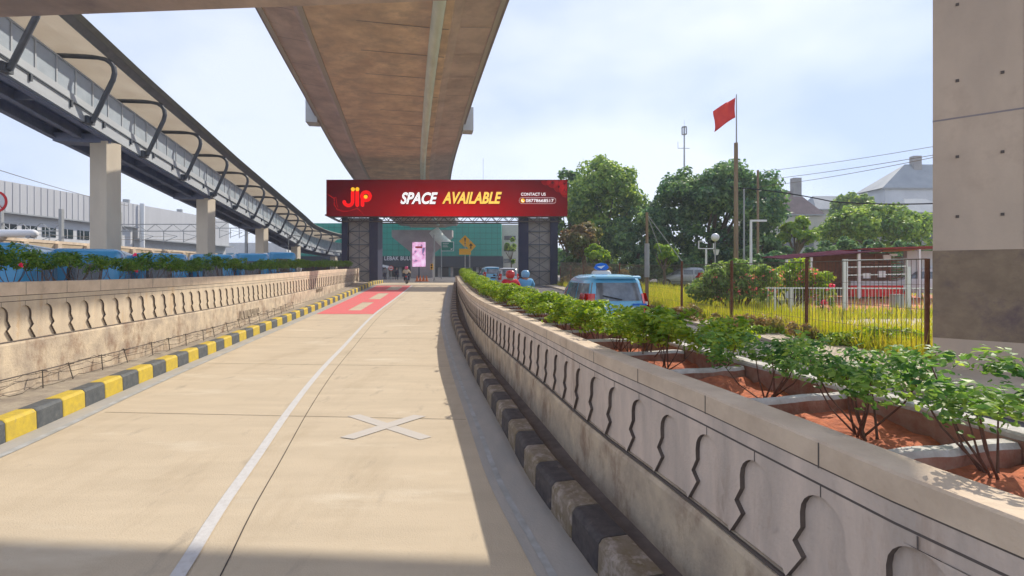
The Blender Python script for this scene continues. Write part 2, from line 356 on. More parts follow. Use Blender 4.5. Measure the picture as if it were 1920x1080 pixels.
def sweep(mb, path, s0, s1, sec, zf, step=.8, closed=True, caps=True):   # sec = [(offset, z)], zf(Y)->dz
    rows = []
    for q in rng(s0, s1, step):
        row = []
        for o, z in sec:
            x, y = path.at(q, o); row.append((x, y, z+zf(path.at(q)[1])))
        if closed: row.append(row[0])
        rows.append(row)
    mb.grid(rows)
    if caps and closed: mb.poly(rows[0][:-1]); mb.poly(rows[-1][:-1])

def zroad(Y):
    if Y < 16: return 0.0
    if Y > 47: return 1.25
    return 1.25*((Y-16)/31)**1.3
def zright(Y): return .6+.55*sm((Y-20)/30)
def zleft(Y): return .2+1.0*sm((Y-20)/30)
WL = Path([(-7.646-.138*Y, Y) for Y in (-6, 0, 8, 16, 24, 32, 40, 46.5)])
WR = Path([(3.2, -4), (2.7, -1), (2.15, 1.0), (1.84, 1.84), (1.58, 2.99), (1.38, 3.95), (.94, 5.76), (.57, 7.7), (-.03, 10.8), (-.75, 14.5), (-1.62, 20), (-2.5, 26.5), (-3.8, 36), (-5.1, 47)])
KL = Path([(-5.7, -6), (-6.4, 0), (-7.35, 7.36), (-7.98, 10.1), (-8.83, 14.2), (-9.33, 16.9), (-10.1, 23), (-11.3, 34), (-12.6, 46.5), (-13.4, 54)])
KR = Path([(2.3, -4), (1.75, 0), (.70, 4.2), (.25, 5.94), (-.14, 8), (-.97, 12.5), (-1.82, 17.5), (-2.65, 22.6), (-4.0, 34), (-5.3, 46.5)])
CL = Path([(-1.4, -4), (-1.9, 0), (-2.74, 4.22), (-3.04, 5.29), (-3.37, 6.65), (-3.93, 8.92), (-4.72, 12.5), (-5.72, 17.9), (-6.85, 25), (-7.9, 35), (-8.96, 46)])
def rL(Y): return .40*sm((Y-14)/34)
def rR(Y): return .46*sm((Y-20)/27)
# ------------------------------------------------------------------ ground, road, kerbs
def yroad(py):
    lo, hi = 2, 47
    for _ in range(40):
        m = (lo+hi)/2
        if 508+(CAMZ-zroad(m))/m*F > py: lo = m
        else: hi = m
    return lo
def pr(px, py): Y = yroad(py); return ((px-960)/F*Y, Y)
def cl(Y, p): return p.X(max(-4, min(46, Y)))
ys = rng(-40, -6, 8)+rng(-5, 47, 1)[0:]+rng(49, 80, 4)+[100, 130, 180, 300, 600, 1500]
rows = []
for Y in ys:
    xl, xr = cl(Y, WL), cl(Y, WR)
    if Y <= 47: zl, zm, z_r = zleft(Y), zroad(Y)-.12, zright(Y)
    else: zl = z_r = 1.17; zm = 1.2
    if Y > 47: zl, z_r = lerp(zleft(47), 1.17, sm((Y-47)/10)), lerp(zright(47), 1.17, sm((Y-47)/10))
    rows.append([(x, Y, z) for x, z in ((-1500, zl), (-80, zl), (-30, zl), (xl-.22, zl), (xl-.1, zm), (xr+.1, zm), (xr+.22, z_r), (12, z_r), (40, z_r), (100, z_r), (1500, z_r))])
g = MB(); g.grid(rows); tag(g.build('ground', 'earth'), kind='structure')
m = MB(); rows = []
for Y in rng(-5, 46.9, .5): rows.append([(lerp(cl(Y, KL)-.02, cl(Y, KR)+.02, t), Y, zroad(Y)) for t in np.linspace(0, 1, 9)])
m.grid(rows); m.grid([[(-16, 46.9, 1.25), (-3, 46.9, 1.25)], [(-18, 54, 1.255), (0, 54, 1.255)]])
tag(m.build('road', 'road'), kind='structure')
m = MB(); m.grid([[(-70, 54.0, 1.262), (30, 54.0, 1.262)], [(-70, 109, 1.262), (30, 109, 1.262)]]); tag(m.build('plaza_road', 'asphalt'), kind='structure')
def strip(name, m_, fa, fb, y0, y1, dz, step=.5):
    m = MB(); m.grid([[(fa(Y), Y, zroad(Y)+dz), (fb(Y), Y, zroad(Y)+dz)] for Y in rng(y0, y1, step)]); return tag(m.build(name, m_), kind='structure')
strip('gutter', 'gutter', lambda Y: cl(Y, KL), lambda Y: cl(Y, KL)+.42, -5, 46, .004)
strip('gutter', 'gutter', lambda Y: cl(Y, KR)-.50, lambda Y: cl(Y, KR), -4, 46, .004)
strip('edge_marking', 'edge_paint', lambda Y: cl(Y, KL)+.30, lambda Y: cl(Y, KL)+.42, -5, 46, .008)
strip('edge_marking', 'edge_paint', lambda Y: cl(Y, KR)-.40, lambda Y: cl(Y, KR)-.33, -4, 46, .008)
strip('lane_marking', 'white_paint', lambda Y: cl(Y, CL)-.065, lambda Y: cl(Y, CL)+.065, -4, 46, .012)
strip('joint_marking', 'joint', lambda Y: cl(Y, CL)+.34, lambda Y: cl(Y, CL)+.352, -4, 40, .004)
m = MB()
for Y, wj in ((3.9, .014), (8.7, .012), (13.5, .014), (18.5, .018), (23.5, .02), (29, .025), (35, .03)):
    m.poly([(cl(Y, KL)+.45, Y+.35, zroad(Y+.35)+.005), (cl(Y, KR)-.5, Y-.1, zroad(Y-.1)+.005), (cl(Y, KR)-.5, Y-.1+wj, zroad(Y-.1)+.005), (cl(Y, KL)+.45, Y+.35+wj, zroad(Y+.35)+.005)])
tag(m.build('joint_marking', 'joint'), kind='structure')
# red painted approach with bare patches
h1 = (pr(637, 582), pr(681, 567)); m = MB()
Yh = [yroad(589), yroad(582), yroad(567), yroad(561), yroad(550), yroad(544), yroad(537), 45.8]
def rlx(Y): return cl(Y, KL)+.46
def rrx(Y): return cl(Y, CL)-.09
holes = {1: (.44, .68), 3: (.44, .70), 5: (.46, .80)}
for i in range(len(Yh)-1):
    segs = [(0, 1)] if i not in holes else [(0, holes[i][0]), (holes[i][1], 1)]
    for a, b in segs: m.grid([[(lerp(rlx(Y), rrx(Y), t), Y, zroad(Y)+.008) for t in (a, b)] for Y in rng(Yh[i], Yh[i+1], .7)])
tag(m.build('red_lane_marking', 'red_paint'), kind='structure')
m = MB()
for k, q in enumerate((((1390, 172), (1440, 165), (1727, 255), (1680, 267)), ((1655, 168), (1705, 173), (1415, 265), (1360, 258)))):
    m.poly([(x, y, .006+.004*k) for x, y in (pr(a*.46875, 700+b*.46875) for a, b in q)])
tag(m.build('overlay_cross', 'overlay_grey'), kind='structure')  # on-screen click marker of the map viewer, added flat on the road
random.seed(14); m = MB()
def crack(x, y, n, dx, dy, w0):
    for i in range(n):
        x2, y2 = x+dx*random.uniform(.5, 1.4)+random.uniform(-.06, .06), y+dy*random.uniform(.5, 1.4)+random.uniform(-.06, .06); w_ = w0*random.uniform(.4, 1); z = .006
        m.poly([(x, y, zroad(y)+z), (x+w_, y+w_*.3, zroad(y)+z), (x2+w_, y2+w_*.3, zroad(y2)+z), (x2, y2, zroad(y2)+z)]); x, y = x2, y2
crack(-6.9, 12.5, 16, .16, -.04, .006); crack(-3.3, 13.7, 12, .10, .10, .006)
tag(m.build('crack_marking', 'joint'), kind='structure')
# kerbs of painted blocks
def kerb(path, side, s0, s1, pitch, hgt, wid, mats, zof=0):
    m = MB(); s = s0; k = 0
    while s < s1:
        m.cur = k % 2; e = s+pitch-.012; r1 = []
        for q in (s, s+.02, (s+e)/2, e-.02, e):
            row = []; ins = .012 if q in (s, e) else 0
            for o, z in ((0, -.1), (.012, hgt-.05), (.045, hgt-.008), (.07, hgt), (wid-.03, hgt), (wid, hgt-.03), (wid, -.1)):
                x, y = path.at(q, side*(o+ins*.5)); row.append((x, y, zroad(y)+z-ins*.5))
            r1.append(row)
        m.grid(r1); m.poly(r1[0]); m.poly(r1[-1]); s += pitch; k += 1
    return tag(m.build('kerb', mats), kind='structure')
kerb(KL, -1, KL.sY(-3), KL.sY(53), .66, .33, .30, ['yellow', 'black_paint'])
kerb(KR, 1, KR.sY(-2), KR.sY(46), .58, .30, .30, ['yellow_worn', 'dark_worn'])
m = MB(); m.grid([[(cl(Y, WL)-.05, Y, zroad(Y)+.33), (cl(Y, KL)-.29, Y, zroad(Y)+.30)] for Y in rng(-5, 46, .7)]); tag(m.build('verge', 'verge_light'), kind='structure')
m = MB(); m.grid([[(cl(Y, KR)+.29, Y, zroad(Y)+.10), (cl(Y, WR)+.05, Y, zroad(Y)+.14)] for Y in rng(-3.5, 46, .7)]); tag(m.build('verge', 'verge'), kind='structure')
# right-hand street and pavement
m = MB(); rows = []
def FX(Y): return 9.55-.117*Y
def PW(Y): return lerp(2.4, 1.1, sm((Y-10)/4))
for Y in rng(-4, 60, 1): rows.append([(cl(Y, WR)+1.2, Y, zright(Y)+.006), (min(FX(Y), 12)-PW(Y), Y, zright(Y)+.006)])
m.grid(rows); tag(m.build('side_road', 'asphalt'), kind='structure')
m = MB(); rows = []
for Y in rng(-4, 46, 1): rows.append([(FX(Y)-PW(Y), Y, zright(Y)+.10), (FX(Y)+.25, Y, zright(Y)+.11)])
m.grid(rows)
m.grid([[(p[0][0], p[0][1], p[0][2]), (p[0][0], p[0][1], p[0][2]-.12)] for p in rows]); tag(m.build('pavement', 'path_pale'), kind='structure')
m = MB(); rows = []
for Y in rng(-4, 58, 2): rows.append([(x, Y, zright(Y)+.05) for x in (FX(Y)+.25, 12, 20, 40, 60)])
m.grid(rows); tag(m.build('field', 'field'), kind='structure')

# ------------------------------------------------------------------ carved walls
PROF = [(0, .495), (.30, .27), (.41, .40), (.59, .285), (.74, .29)]+[(.74+.26*math.sin(a), .29*math.cos(a)) for a in (R(20), R(38), R(54), R(68), R(80), R(90))]
def carved(path, side, s0, s1, pitch, z0, z1, zf, depth=.036):
    m = MB(); s = s0
    def pt(q, z, d): x, y = path.at(q, side*d); return (x, y, z+zf(y))
    while s < s1:
        c0, c1 = s, s+pitch; L_, R_, Lb, Rb = [], [], [], []
        for t, w_ in PROF:
            z = lerp(z0, z1, t)
            L_.append(pt(c0+w_*pitch, z, 0)); R_.append(pt(c1-w_*pitch, z, 0)); Lb.append(pt(c0+w_*pitch, z, -depth)); Rb.append(pt(c1-w_*pitch, z, -depth))
        m.cur = 0
        m.grid([[a, b] for a, b in zip(L_, R_)])
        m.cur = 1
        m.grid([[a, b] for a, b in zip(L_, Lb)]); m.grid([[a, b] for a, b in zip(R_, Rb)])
        m.cur = 0
        m.grid([[pt(c0, z0, -depth), pt(c1, z0, -depth)], [pt(c0, z1, -depth), pt(c1, z1, -depth)]])
        s += pitch
    return m
def parapet(path, side, zs, zf, s0, s1, nm, label, pmat, pitch=.525, n0=0, jstart=0):
    base, ledge, nz0, nz1, g1, g2, top = zs
    t = thing(nm, label, 'wall')
    m = carved(path, side, s0+n0, s1-pitch, pitch, nz0, nz1, zf); 
    m.cur = 0; th = -.22*side
    sweep(m, path, s0, s1, [(0, nz1), (0, g2), (-side*.05-th*-0, g2)] if 0 else [(0, nz1), (0, g2), (th, g2), (th, nz0-.3), (-side*.075, nz0-.3), (-side*.075, nz1)], zf)
    m.cur = 2
    for gz, hh in ((g1, .012),):
        sweep(m, path, s0, s1, [(side*.002, gz), (side*.002, gz+hh), (-side*.01, gz+hh), (-side*.01, gz)], zf, caps=False)
    s = s0+n0; k = 0
    while s < s1-pitch:          # vertical casting joints over each niche
        x, y = path.at(s, side*.0015); x2, y2 = path.at(s+.009, side*.0015); z_ = zf(y); zz = top if k % 2 == 0 else g1
        m.poly([(x, y, nz1+z_), (x2, y2, nz1+z_), (x2, y2, g1+z_), (x, y, g1+z_)])
        s += pitch; k += 1
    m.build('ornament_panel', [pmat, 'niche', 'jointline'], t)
    c = MB(); sweep(c, path, s0, s1, [(side*.012, g2+.012), (side*.012, top-.012), (0, top), (th, top), (th-side*.01, top-.012), (th-side*.01, g2+.012)], zf)
    c.cur = 1; s = s0+n0; k = 0
    while s < s1-pitch:
        if k % 2 == 0:
            x, y = path.at(s, side*.014); x2, y2 = path.at(s+.010, side*.014); z_ = zf(y); c.poly([(x, y, g2+z_), (x2, y2, g2+z_), (x2, y2, top-.01+z_), (x, y, top-.01+z_)])
        s += pitch; k += 1
    sweep(c, path, s0, s1, [(side*.001, g2-.001), (side*.001, g2+.011), (th*.95, g2+.011), (th*.95, g2-.001)], zf, caps=False)
    c.build('coping', ['coping', 'jointline'], t)
    p = MB(); sweep(p, path, s0, s1, [(side*.045, base), (side*.035, ledge-.06), (side*.015, ledge-.025), (-side*.02, ledge-.025), (-side*.02, ledge), (-side*.02, nz0), (th, nz0-.01), (th, base)], zf)
    p.cur = 1; sweep(p, path, s0, s1, [(side*.004, ledge-.022), (side*.004, ledge-.002), (-side*.015, ledge-.002), (-side*.015, ledge-.022)], zf, caps=False)  # dark strip draws the recessed joint together with its shadow
    p.build('plinth', ['plinth', 'jointline'], t)
    return t
wr = parapet(WR, -1, (-.2, .73, .735, 1.30, 1.36, 1.455, 1.60), rR, WR.sY(-1.5), WR.len-.05, 'parapet_wall', 'curved concrete parapet wall with carved niches along the right kerb', 'wall_shade', n0=(WR.sY(2.71)-WR.sY(-1.5)) % .525)
wl = parapet(WL, 1, (-.2, 1.25, 1.255, 1.87, 1.95, 2.05, 2.30), rL, WL.sY(-2), WL.len-.05, 'parapet_wall', 'long sunlit concrete parapet wall with carved niches along the yellow and black kerb', 'wall', pitch=.52, n0=(WL.sY(9.99-.07)-WL.sY(-2)) % .52)
# lower casting line and end piers of the left wall
m = MB(); sweep(m, WL, WL.sY(-2), WL.len-.05, [(.0435, .60), (.0435, .618), (.03, .618), (.03, .60)], rL, caps=False); m.build('casting_line', 'jointline', wl)
x, y = WL.at(WL.len-.05, -.2)
m = MB(); m.box((x+.06, y+.15, 1.2), (.5, .3, 3.1), 0); m.build('end_pier', 'coping', wl)
# graffiti scrawls on the left wall
m = MB(); random.seed(5)
def scrawl(sy, z, wd, hg, n, path=WL):
    q0 = path.sY(sy)
    for i in range(n):
        pts = []; ph = random.random()*6
        for k in range(9):
            u = (i+.9*k/8)/n; a = ph+k*1.3
            x, y = path.at(q0+u*wd, .047); pts.append((x, y, z+rL(y)+hg*(.5+.5*math.sin(a))))
        m.tube(pts, .007, 4)
scrawl(19.2, .62, 2.2, .34, 6); scrawl(31, .95, 1.8, .3, 5)
m.build('graffiti', 'wire_grey', wl)

# strands of barbed wire on low stakes at the foot of the left wall
t = thing('barbed_wire', 'low rusty barbed wire strands on short stakes at the foot of the left wall', 'barbed wire')
random.seed(8); q = WL.sY(6.5); st = []
while q < WL.sY(26):
    x, y = WL.at(q, .20+random.uniform(-.04, .04)); st.append((q, x, y)); q += random.uniform(.75, 1.15)
for q, x, y in st:
    m = MB(); z = zroad(y)+.3; lx = random.uniform(-.05, .05)
    m.tube([(x, y, z), (x-.06+lx*.3, y+lx, z+.36)], .010, 5); m.tube([(x-.10, y+lx-.03, z+.34), (x-.0, y+lx+.05, z+.33)], .008, 4); m.build('stake', 'barb', t)
for lv, off in ((.05, .07), (.17, .03), (.29, -.02)):
    m = MB(); pts = []
    for (qa, xa, ya), (qb, xb, yb) in zip(st[:-1], st[1:]):
        dz = random.uniform(-.06, .05)
        for k in range(6):
            u = k/6; x, y = WL.at(lerp(qa, qb, u), .14+off); pts.append((x, y, zroad(y)+.31+lv+dz*math.sin(u*math.pi)+random.uniform(-.008, .008)+(.04 if random.random() < .1 else 0)))
    m.tube(pts, .0055, 4)
    for p in pts[::2]:
        for _ in range(2):
            d = Vector((random.uniform(-1, 1), random.uniform(-1, 1), random.uniform(-1, 1))).normalized()*.02; m.tube([Vector(p)-d, Vector(p)+d], .003, 3)
    m.build('strand', 'barb', t)

# planting bed behind the right wall
pb = thing('planter_bed', 'long raised planter of red soil behind the right parapet wall', 'planter')
s0, s1 = WR.sY(.2), WR.len-.1
m = MB(); rows = []
random.seed(3)
for q in rng(s0, s1, .12):
    rows.append([(lambda p: (p[0], p[1], 1.43+rR(p[1])+random.uniform(-.035, .035)+.03*math.sin(q*5)))(WR.at(q, o)) for o in (.2, .35, .5, .65, .8, .95, 1.1, 1.2)])
m.grid(rows); m.build('soil', 'soil', pb, smooth=True)
m = MB(); sweep(m, WR, s0, s1, [(1.18, .3), (1.18, 1.585), (1.195, 1.6), (1.325, 1.6), (1.34, 1.585), (1.34, .3)], rR)
m.build('outer_wall', ['divider'], pb)
m = MB(); sweep(m, WR, s0, s1, [(1.172, .8), (1.172, 1.56), (1.181, 1.56), (1.181, .8)], rR); m.build('soil_stain', ['divider_face'], pb)
dv = None; q = WR.sY(2.62)
while q < s1-1:
    m = MB(); x, y = WR.at(q, .22); x2, y2 = WR.at(q+.02, 1.17); rz = rR(y); n = 9; top = []; random.seed(int(q*100))
    for i in range(n):
        u = i/(n-1); top.append((lerp(x, x2, u), lerp(y, y2, u), 1.55+rz+random.uniform(-.006, .006)))
    for i in range(n-1):
        a, b = top[i], top[i+1]; bb = len(m.v)
        for p in (a, b): 
            for dy, z in ((-.06, 1.3+rz), (-.055, p[2]-.03), (-.035, p[2]), (.035, p[2]), (.055, p[2]-.03), (.06, 1.3+rz)): m.v.append((p[0], p[1]+dy, z))
        m.cur = 1; m.face((bb, bb+1, bb+7, bb+6)); m.face((bb+4, bb+5, bb+11, bb+10))
        m.cur = 0
        for k in (1, 2, 3): m.face((bb+k, bb+k+1, bb+k+7, bb+k+6))
    m.build('divider', ['divider', 'divider_face'], pb, smooth=False); q += 1.12
x, y = WR.at(WR.len-.1, .65)
m = MB(); m.box((x, y+.1, 1.1), (1.5, .2, 1.9), math.atan2(-.0, 1)); m.build('end_wall', 'coping', pb)
# planting bed behind the left wall
pl = thing('planter_bed', 'long raised soil bed behind the left parapet wall under the dark green hedge', 'planter')
m = MB(); sweep(m, WL, WL.sY(0), WL.len-.3, [(-.21, 2.0), (-.21, 2.16), (-.9, 2.16), (-.9, 2.0)], rL); m.build('soil', 'soil', pl)
m = MB(); sweep(m, WL, WL.sY(0), WL.len-.3, [(-.9, 0), (-.9, 2.22), (-1.05, 2.22), (-1.05, 0)], rL); m.build('outer_wall', 'coping', pl)

# ------------------------------------------------------------------ flyover
KF = 1.12
FP = Path([(x*KF, y*KF) for x, y in [(.6, -25), (0.0, -10), (-1.2, 0), (-3.0, 10), (-5.23, 20.2), (-7.68, 32.2), (-11.47, 52.7), (-13.9, 72), (-14.6, 84), (-15, 100)]])
def zF(Y): return CAMZ+KF*float(np.interp(Y/KF, [-25, 0, 20.2, 32.2, 52.7, 86, 125], [11.5, 11.2, 10.7, 10.4, 9.55, 8.0, 7.0]))
class FQ:     # same path with offsets in deck units
    p = FP.p
    def at(s, q, o=0): return FP.at(q, o*KF)
FD = FQ()
fl = thing('flyover', 'long brown concrete flyover deck passing overhead above the road', 'flyover')
m = MB(); s0, s1 = FP.sY(-20), FP.sY(103)
def fs(m, sec): sweep(m, FD, s0, s1, [(o, z*KF) for o, z in sec], zF, step=1.0)
fs(m, [(-3.25, -.02), (3.0, -.02), (3.35, .12), (5.0, .28), (5.0, .95), (-5.0, .95), (-5.0, .28), (-3.5, .12)]); m.build('deck', 'deck_side', fl)
m = MB(); fs(m, [(-3.04, -.05), (2.9, -.05), (2.95, -.0), (-3.05, -.0)]); m.build('soffit', 'deck', fl)
for sg in (-1, 1):
    m = MB(); fs(m, [(sg*5.003, .45), (sg*5.003, 2.1), (sg*5.2, 2.1), (sg*5.2, .45)]); m.build('parapet', 'parapet', fl)
m = MB(); fs(m, [(-3.28, -.08), (-3.05, -.08), (-3.05, .0), (-3.28, .0)])
fs(m, [(-4.99, .20), (-4.80, .20), (-4.80, .29), (-4.99, .29)]); fs(m, [(4.80, .20), (4.99, .20), (4.99, .29), (4.80, .29)])
m.build('rib', 'deck_line', fl)
m = MB()
for q in rng(FP.sY(3), s1-1, 3.2):
    a = FD.at(q, -4.9); b = FD.at(q, 4.9); a2 = FD.at(q+.05, -4.9); b2 = FD.at(q+.05, 4.9)
    for o0, o1, z in ((-3.03, 2.88, -.062),):
        pts = [FD.at(q, o0), FD.at(q, o1), FD.at(q+.07, o1), FD.at(q+.07, o0)]; m.poly([(x, y, zF(y)+z) for x, y in pts])
    for o0, o1, z0, z1 in ((-4.75, -3.55, .254, .125), (3.4, 4.75, .12, .25)):
        pts = [(o0, q, z0), (o1, q, z1), (o1, q+.04, z1), (o0, q+.04, z0)]; m.poly([(*FD.at(qq, o), zF(FD.at(qq, o)[1])+z-.006) for o, qq, z in pts])
m.build('segment_joint', 'parapet', fl)
m = MB(); m.tube([(*FD.at(q, 2.3), zF(FD.at(q, 2.3)[1])-.25) for q in rng(FP.sY(0), FP.sY(96), 2)], .29, 12); dp = m.build('drain_pipe', 'drain', fl, smooth=True)
for sg in (-1, 1):
    m = MB(); q = FP.sY(41.3); x, y = FD.at(q, sg*5.42); m.box((x, y, 14.95), (.85, 1.3, 1.9), .17); m.build('bracket_box', 'pale_box', fl)
# crosshead pier carrying the flyover beyond the billboard
pc = thing('flyover_pier', 'brown concrete pier with flared head standing beyond the billboard gantry', 'pier', (XP(793, 93), 93, 1.2)); pc.scale = (1, 1, .93)
m = MB(); m.prism([(-2.0, -1.2, 0), (2.0, -1.2, 0), (2.0, -1.2, 5.0), (5.4, -1.2, 8.0), (5.4, -1.2, 9.3), (-5.4, -1.2, 9.3), (-5.4, -1.2, 8.0), (-2.0, -1.2, 5.0)], (0, 2.4, 0)); m.build('shaft', 'concrete_grey', pc)
m = MB(); m.tube([(2.2, -1.6, 9.2), (3.4, -1.6, 7.6), (4.6, -1.6, 6.4)], 1.0, 12); m.build('drain_pipe', 'drain', pc, smooth=True)
# crossbeam over the camera
cb = thing('crossbeam', 'brown concrete crossbeam running out to the left at the very top of the photo', 'crossbeam')
ZB = 10.6
a = (-17.9, 15.2+.07*17.9); b = (8.3, 15.2-.07*8.3); m = MB(); m.prism([(a[0], a[1], ZB), (b[0], b[1], ZB), (b[0]-.25, b[1]-3.5, ZB), (a[0]-.25, a[1]-3.5, ZB)], (0, 0, 1.9)); m.build('beam', 'deck_side', cb)
m = MB(); m.box((-17.0, 14.5, ZB/2+.1), (1.4, 3.0, ZB-.2), -.07); m.build('leg', 'column', cb)

# big pier on the right
pp = thing('bridge_pier', 'massive concrete pier with a dark painted band at the right edge', 'pier')
E0 = Vector((7.93, 9.65, 0)); E1 = E0+Vector((.75, -.66, 0)).normalized()*3.0; dn = Vector((.66, .75, 0)).normalized()*2.6
def slab(m, z0, z1, o):
    d = (E1-E0).normalized()*o; n_ = dn.normalized()*o; q = [E0-d-n_, E1+d-n_, E1+dn+d+n_, E0+dn-d+n_]
    m.prism([(p.x, p.y, z0) for p in q], (0, 0, z1-z0))
m = MB(); slab(m, .2, ZB, 0); m.build('shaft', 'pier', pp)
m = MB(); slab(m, 1.25, 2.88, .004); m.build('painted_band', 'pier_dark', pp)
m = MB(); f = (E1-E0).normalized()
for z in (5.3, 8.1):
    slab(m, z, z+.03, .003)
p = E0+f*1.22-dn.normalized()*.004; m.prism([(p.x, p.y, 2.9), (p.x+f.x*.04, p.y+f.y*.04, 2.9), (p.x+f.x*.04, p.y+f.y*.04, ZB), (p.x, p.y, ZB)], (-dn.x*.001, -dn.y*.001, 0)); m.build('casting_joint', 'parapet', pp)
for u in (.35, .95, 1.6, 2.3):
    for z in (3.5, 4.6, 6.0, 7.4, 8.7):
        p = E0+f*u-dn.normalized()*.006; m = MB(); m.box((p.x, p.y, z), (.05, .012, .05), math.atan2(f.y, f.x)); m.build('tie_hole', 'jointline', pp)

# ------------------------------------------------------------------ elevated walkway
K = 1.5
WP = Path([(-(15+.2*Y), Y) for Y in (16.2, 20, 26, 33, 40, 48, 57, 66, 75)]+[(-30.4, 81), (-29.6, 88.5), (-29.3, 92)])
def zW(Y): return CAMZ+float(np.interp(Y, [4.5, 18.7, 26.5, 40.8, 55.8, 75.5, 87, 111], [8.5, 7.38, 6.6, 5.45, 4.47, 3.15, 2.62, 2.4]))
wk = thing('elevated_walkway', 'long roofed pedestrian walkway on columns with dark tube hoops', 'walkway')
s0, s1 = WP.sY(16.9), WP.len-.2
def sk(m, sec, **k): sweep(m, WP, s0, s1, [(o*K, z*K) for o, z in sec], zW, step=1.5, **k)
def wp(q, o): return WP.at(q, o*K)
m = MB(); sk(m, [(0, 0), (0, .34), (-.06, .34), (-.06, .38), (-.02, .38), (-.02, .64), (-.12, .64), (-.12, 0)]); m.build('fascia', 'fascia', wk)
m = MB(); sk(m, [(-.12, .30), (-.12, .42), (-1.85, .42), (-1.85, .30)])
for o in (-.2, -.95, -1.75):
    sk(m, [(o-.09, -.05), (o+.09, -.05), (o+.09, 0), (o+.02, 0), (o+.02, .29), (o-.02, .29), (o-.02, 0), (o-.09, 0)])
for q in rng(s0, s1, 5.0):
    a = wp(q, -.2); b = wp(q, -1.75); z = zW(a[1]); m.bar((a[0], a[1], z+.2), (b[0], b[1], z+.2), .12, .3)
m.build('floor_frame', 'steel_under', wk)
m = MB(); sk(m, [(.012, .355), (.05, .355), (.05, .385), (.012, .385)])
for q in rng(s0+.9, s1-1, 2.55):
    x, y = wp(q, .03); m.box((x, y, zW(y)+.4), (.09, .09, .27))
m.build('conduit', 'steel_dark', wk)
bal = MB(); sk(bal, [(-.06, .66), (-.06, 1.42), (-.075, 1.42), (-.075, .66)]); bl = bal.build('balustrade', 'balustrade', wk)
m = MB(); sk(m, [(-.03, 1.42), (-.03, 1.47), (-.10, 1.47), (-.10, 1.42)])
for q in rng(s0, s1, 1.28):
    x, y = wp(q, -.05); m.box((x, y, zW(y)+1.56), (.05, .07, 1.2))
m.build('rail', 'fascia', bl)
m = MB(); sk(m, [(.62, 2.06), (-.1, 2.15), (-.8, 2.16), (-1.3, 2.08), (-1.62, 1.9), (-1.8, 1.55), (-1.88, 1.1), (-1.9, .42), (-1.92, .42), (-1.90, 1.12), (-1.82, 1.57), (-1.64, 1.93), (-1.31, 2.11), (-.8, 2.19), (-.1, 2.18), (.62, 2.09)])
rf = m.build('roof', 'roof_under', wk)
m = MB(); sk(m, [(.605, 2.02), (.66, 2.02), (.80, 2.20), (.74, 2.23)]); m.build('eave', 'roof_edge', rf)
m = MB(); sk(m, [(.81, 2.18), (.95, 2.29), (.91, 2.33), (.75, 2.24)]); m.build('gutter', 'roof_top', rf)
q = WP.sY(18.9)
while q < s1-1:
    if q > s0+.2:
        m = MB(); hp = [(.13, .06), (.42, .75), (.70, 1.42), (.74, 1.62), (.72, 1.80), (.63, 1.94), (.48, 2.04), (.28, 2.08), (-.6, 2.06), (-1.35, 2.02)]
        m.tube([(*wp(q, o), zW(WP.at(q)[1])+z*K) for o, z in hp], .11, 8)
        x, y = wp(q, .03); m.box((x, y, zW(y)+.15), (.24, .45, .36)); m.build('hoop', 'steel_dark', wk)
    q += 5.05
for Y in (26.3, 39.2, 54, 70.5, 87):
    q = WP.sY(Y); zt = zW(Y)-.08; x, y = wp(q, -.36); m = MB()
    m.box((x, y, zt/2), (.92, .85, zt), -.1); m.build('column', 'column', wk)
    m = MB(); a0 = wp(q, -.1); a1 = wp(q, -1.75); m.bar((*a0, zt+.12), (*a1, zt+.12), .9, .42); m.build('cap_beam', 'steel_under', wk)
# ------------------------------------------------------------------ billboard on its gantry
bbY = 50.0
x0, x1, z0, z1 = XP(612, bbY), XP(1064, bbY), ZP(405.5, bbY), ZP(337, bbY)
bb = thing('billboard', 'very wide dark red billboard reading SPACE AVAILABLE across the road', 'billboard', ((x0+x1)/2, bbY, z0))
W_, H_ = x1-x0, z1-z0
m = bpy.data.materials.new('poster'); m.use_nodes = True; nt = m.node_tree; b = nt.nodes['Principled BSDF']; tcn = N(nt, 'ShaderNodeTexCoord')
mpn = N(nt, 'ShaderNodeMapping'); mpn.inputs['Location'].default_value = (-.04, 0, 0); mpn.inputs['Scale'].default_value = (1/(W_*.56), 1, 1/(H_*1.35))
gr = N(nt, 'ShaderNodeTexGradient', gradient_type='SPHERICAL'); rp = N(nt, 'ShaderNodeValToRGB'); rp.color_ramp.elements[0].color = (.03, .0, .001, 1); rp.color_ramp.elements[1].color = (.30, .0, .001, 1)
e = rp.color_ramp.elements.new(.45); e.color = (.11, 0, .001, 1)
nt.links.new(tcn.outputs['Object'], mpn.inputs[0]); nt.links.new(mpn.outputs[0], gr.inputs[0]); nt.links.new(gr.outputs[0], rp.inputs[0]); nt.links.new(rp.outputs[0], b.inputs['Base Color']); nt.links.new(rp.outputs[0], b.inputs['Emission Color']); b.inputs['Emission Strength'].default_value = 1.0; b.inputs['Roughness'].default_value = 1; b.inputs['Specular IOR Level'].default_value = 0  # emission added so the board stays vivid on its shaded side
MATS['poster'] = m
def lit(n, c, s=.5): return mat(n, c, rough=1, spec=0, emit=c, es=s)  # artwork colours with emission added against the shade
lit('bb_white', (.9, .9, .9)); lit('bb_yellow', (.95, .58, .10)); lit('bb_red', (.9, .005, .005)); lit('bb_gold', (.95, .50, .02)); lit('bb_line', (.42, .01, .01)); lit('bb_shadow', (.06, 0, 0), .3)
q = MB(); q.box((0, .35, H_/2), (W_-.1, .6, H_-.06)); q.build('cabinet', 'steel_dark', bb)
q = MB(); q.box((0, 0, H_/2), (W_, .06, H_)); q.build('poster', 'poster', bb)
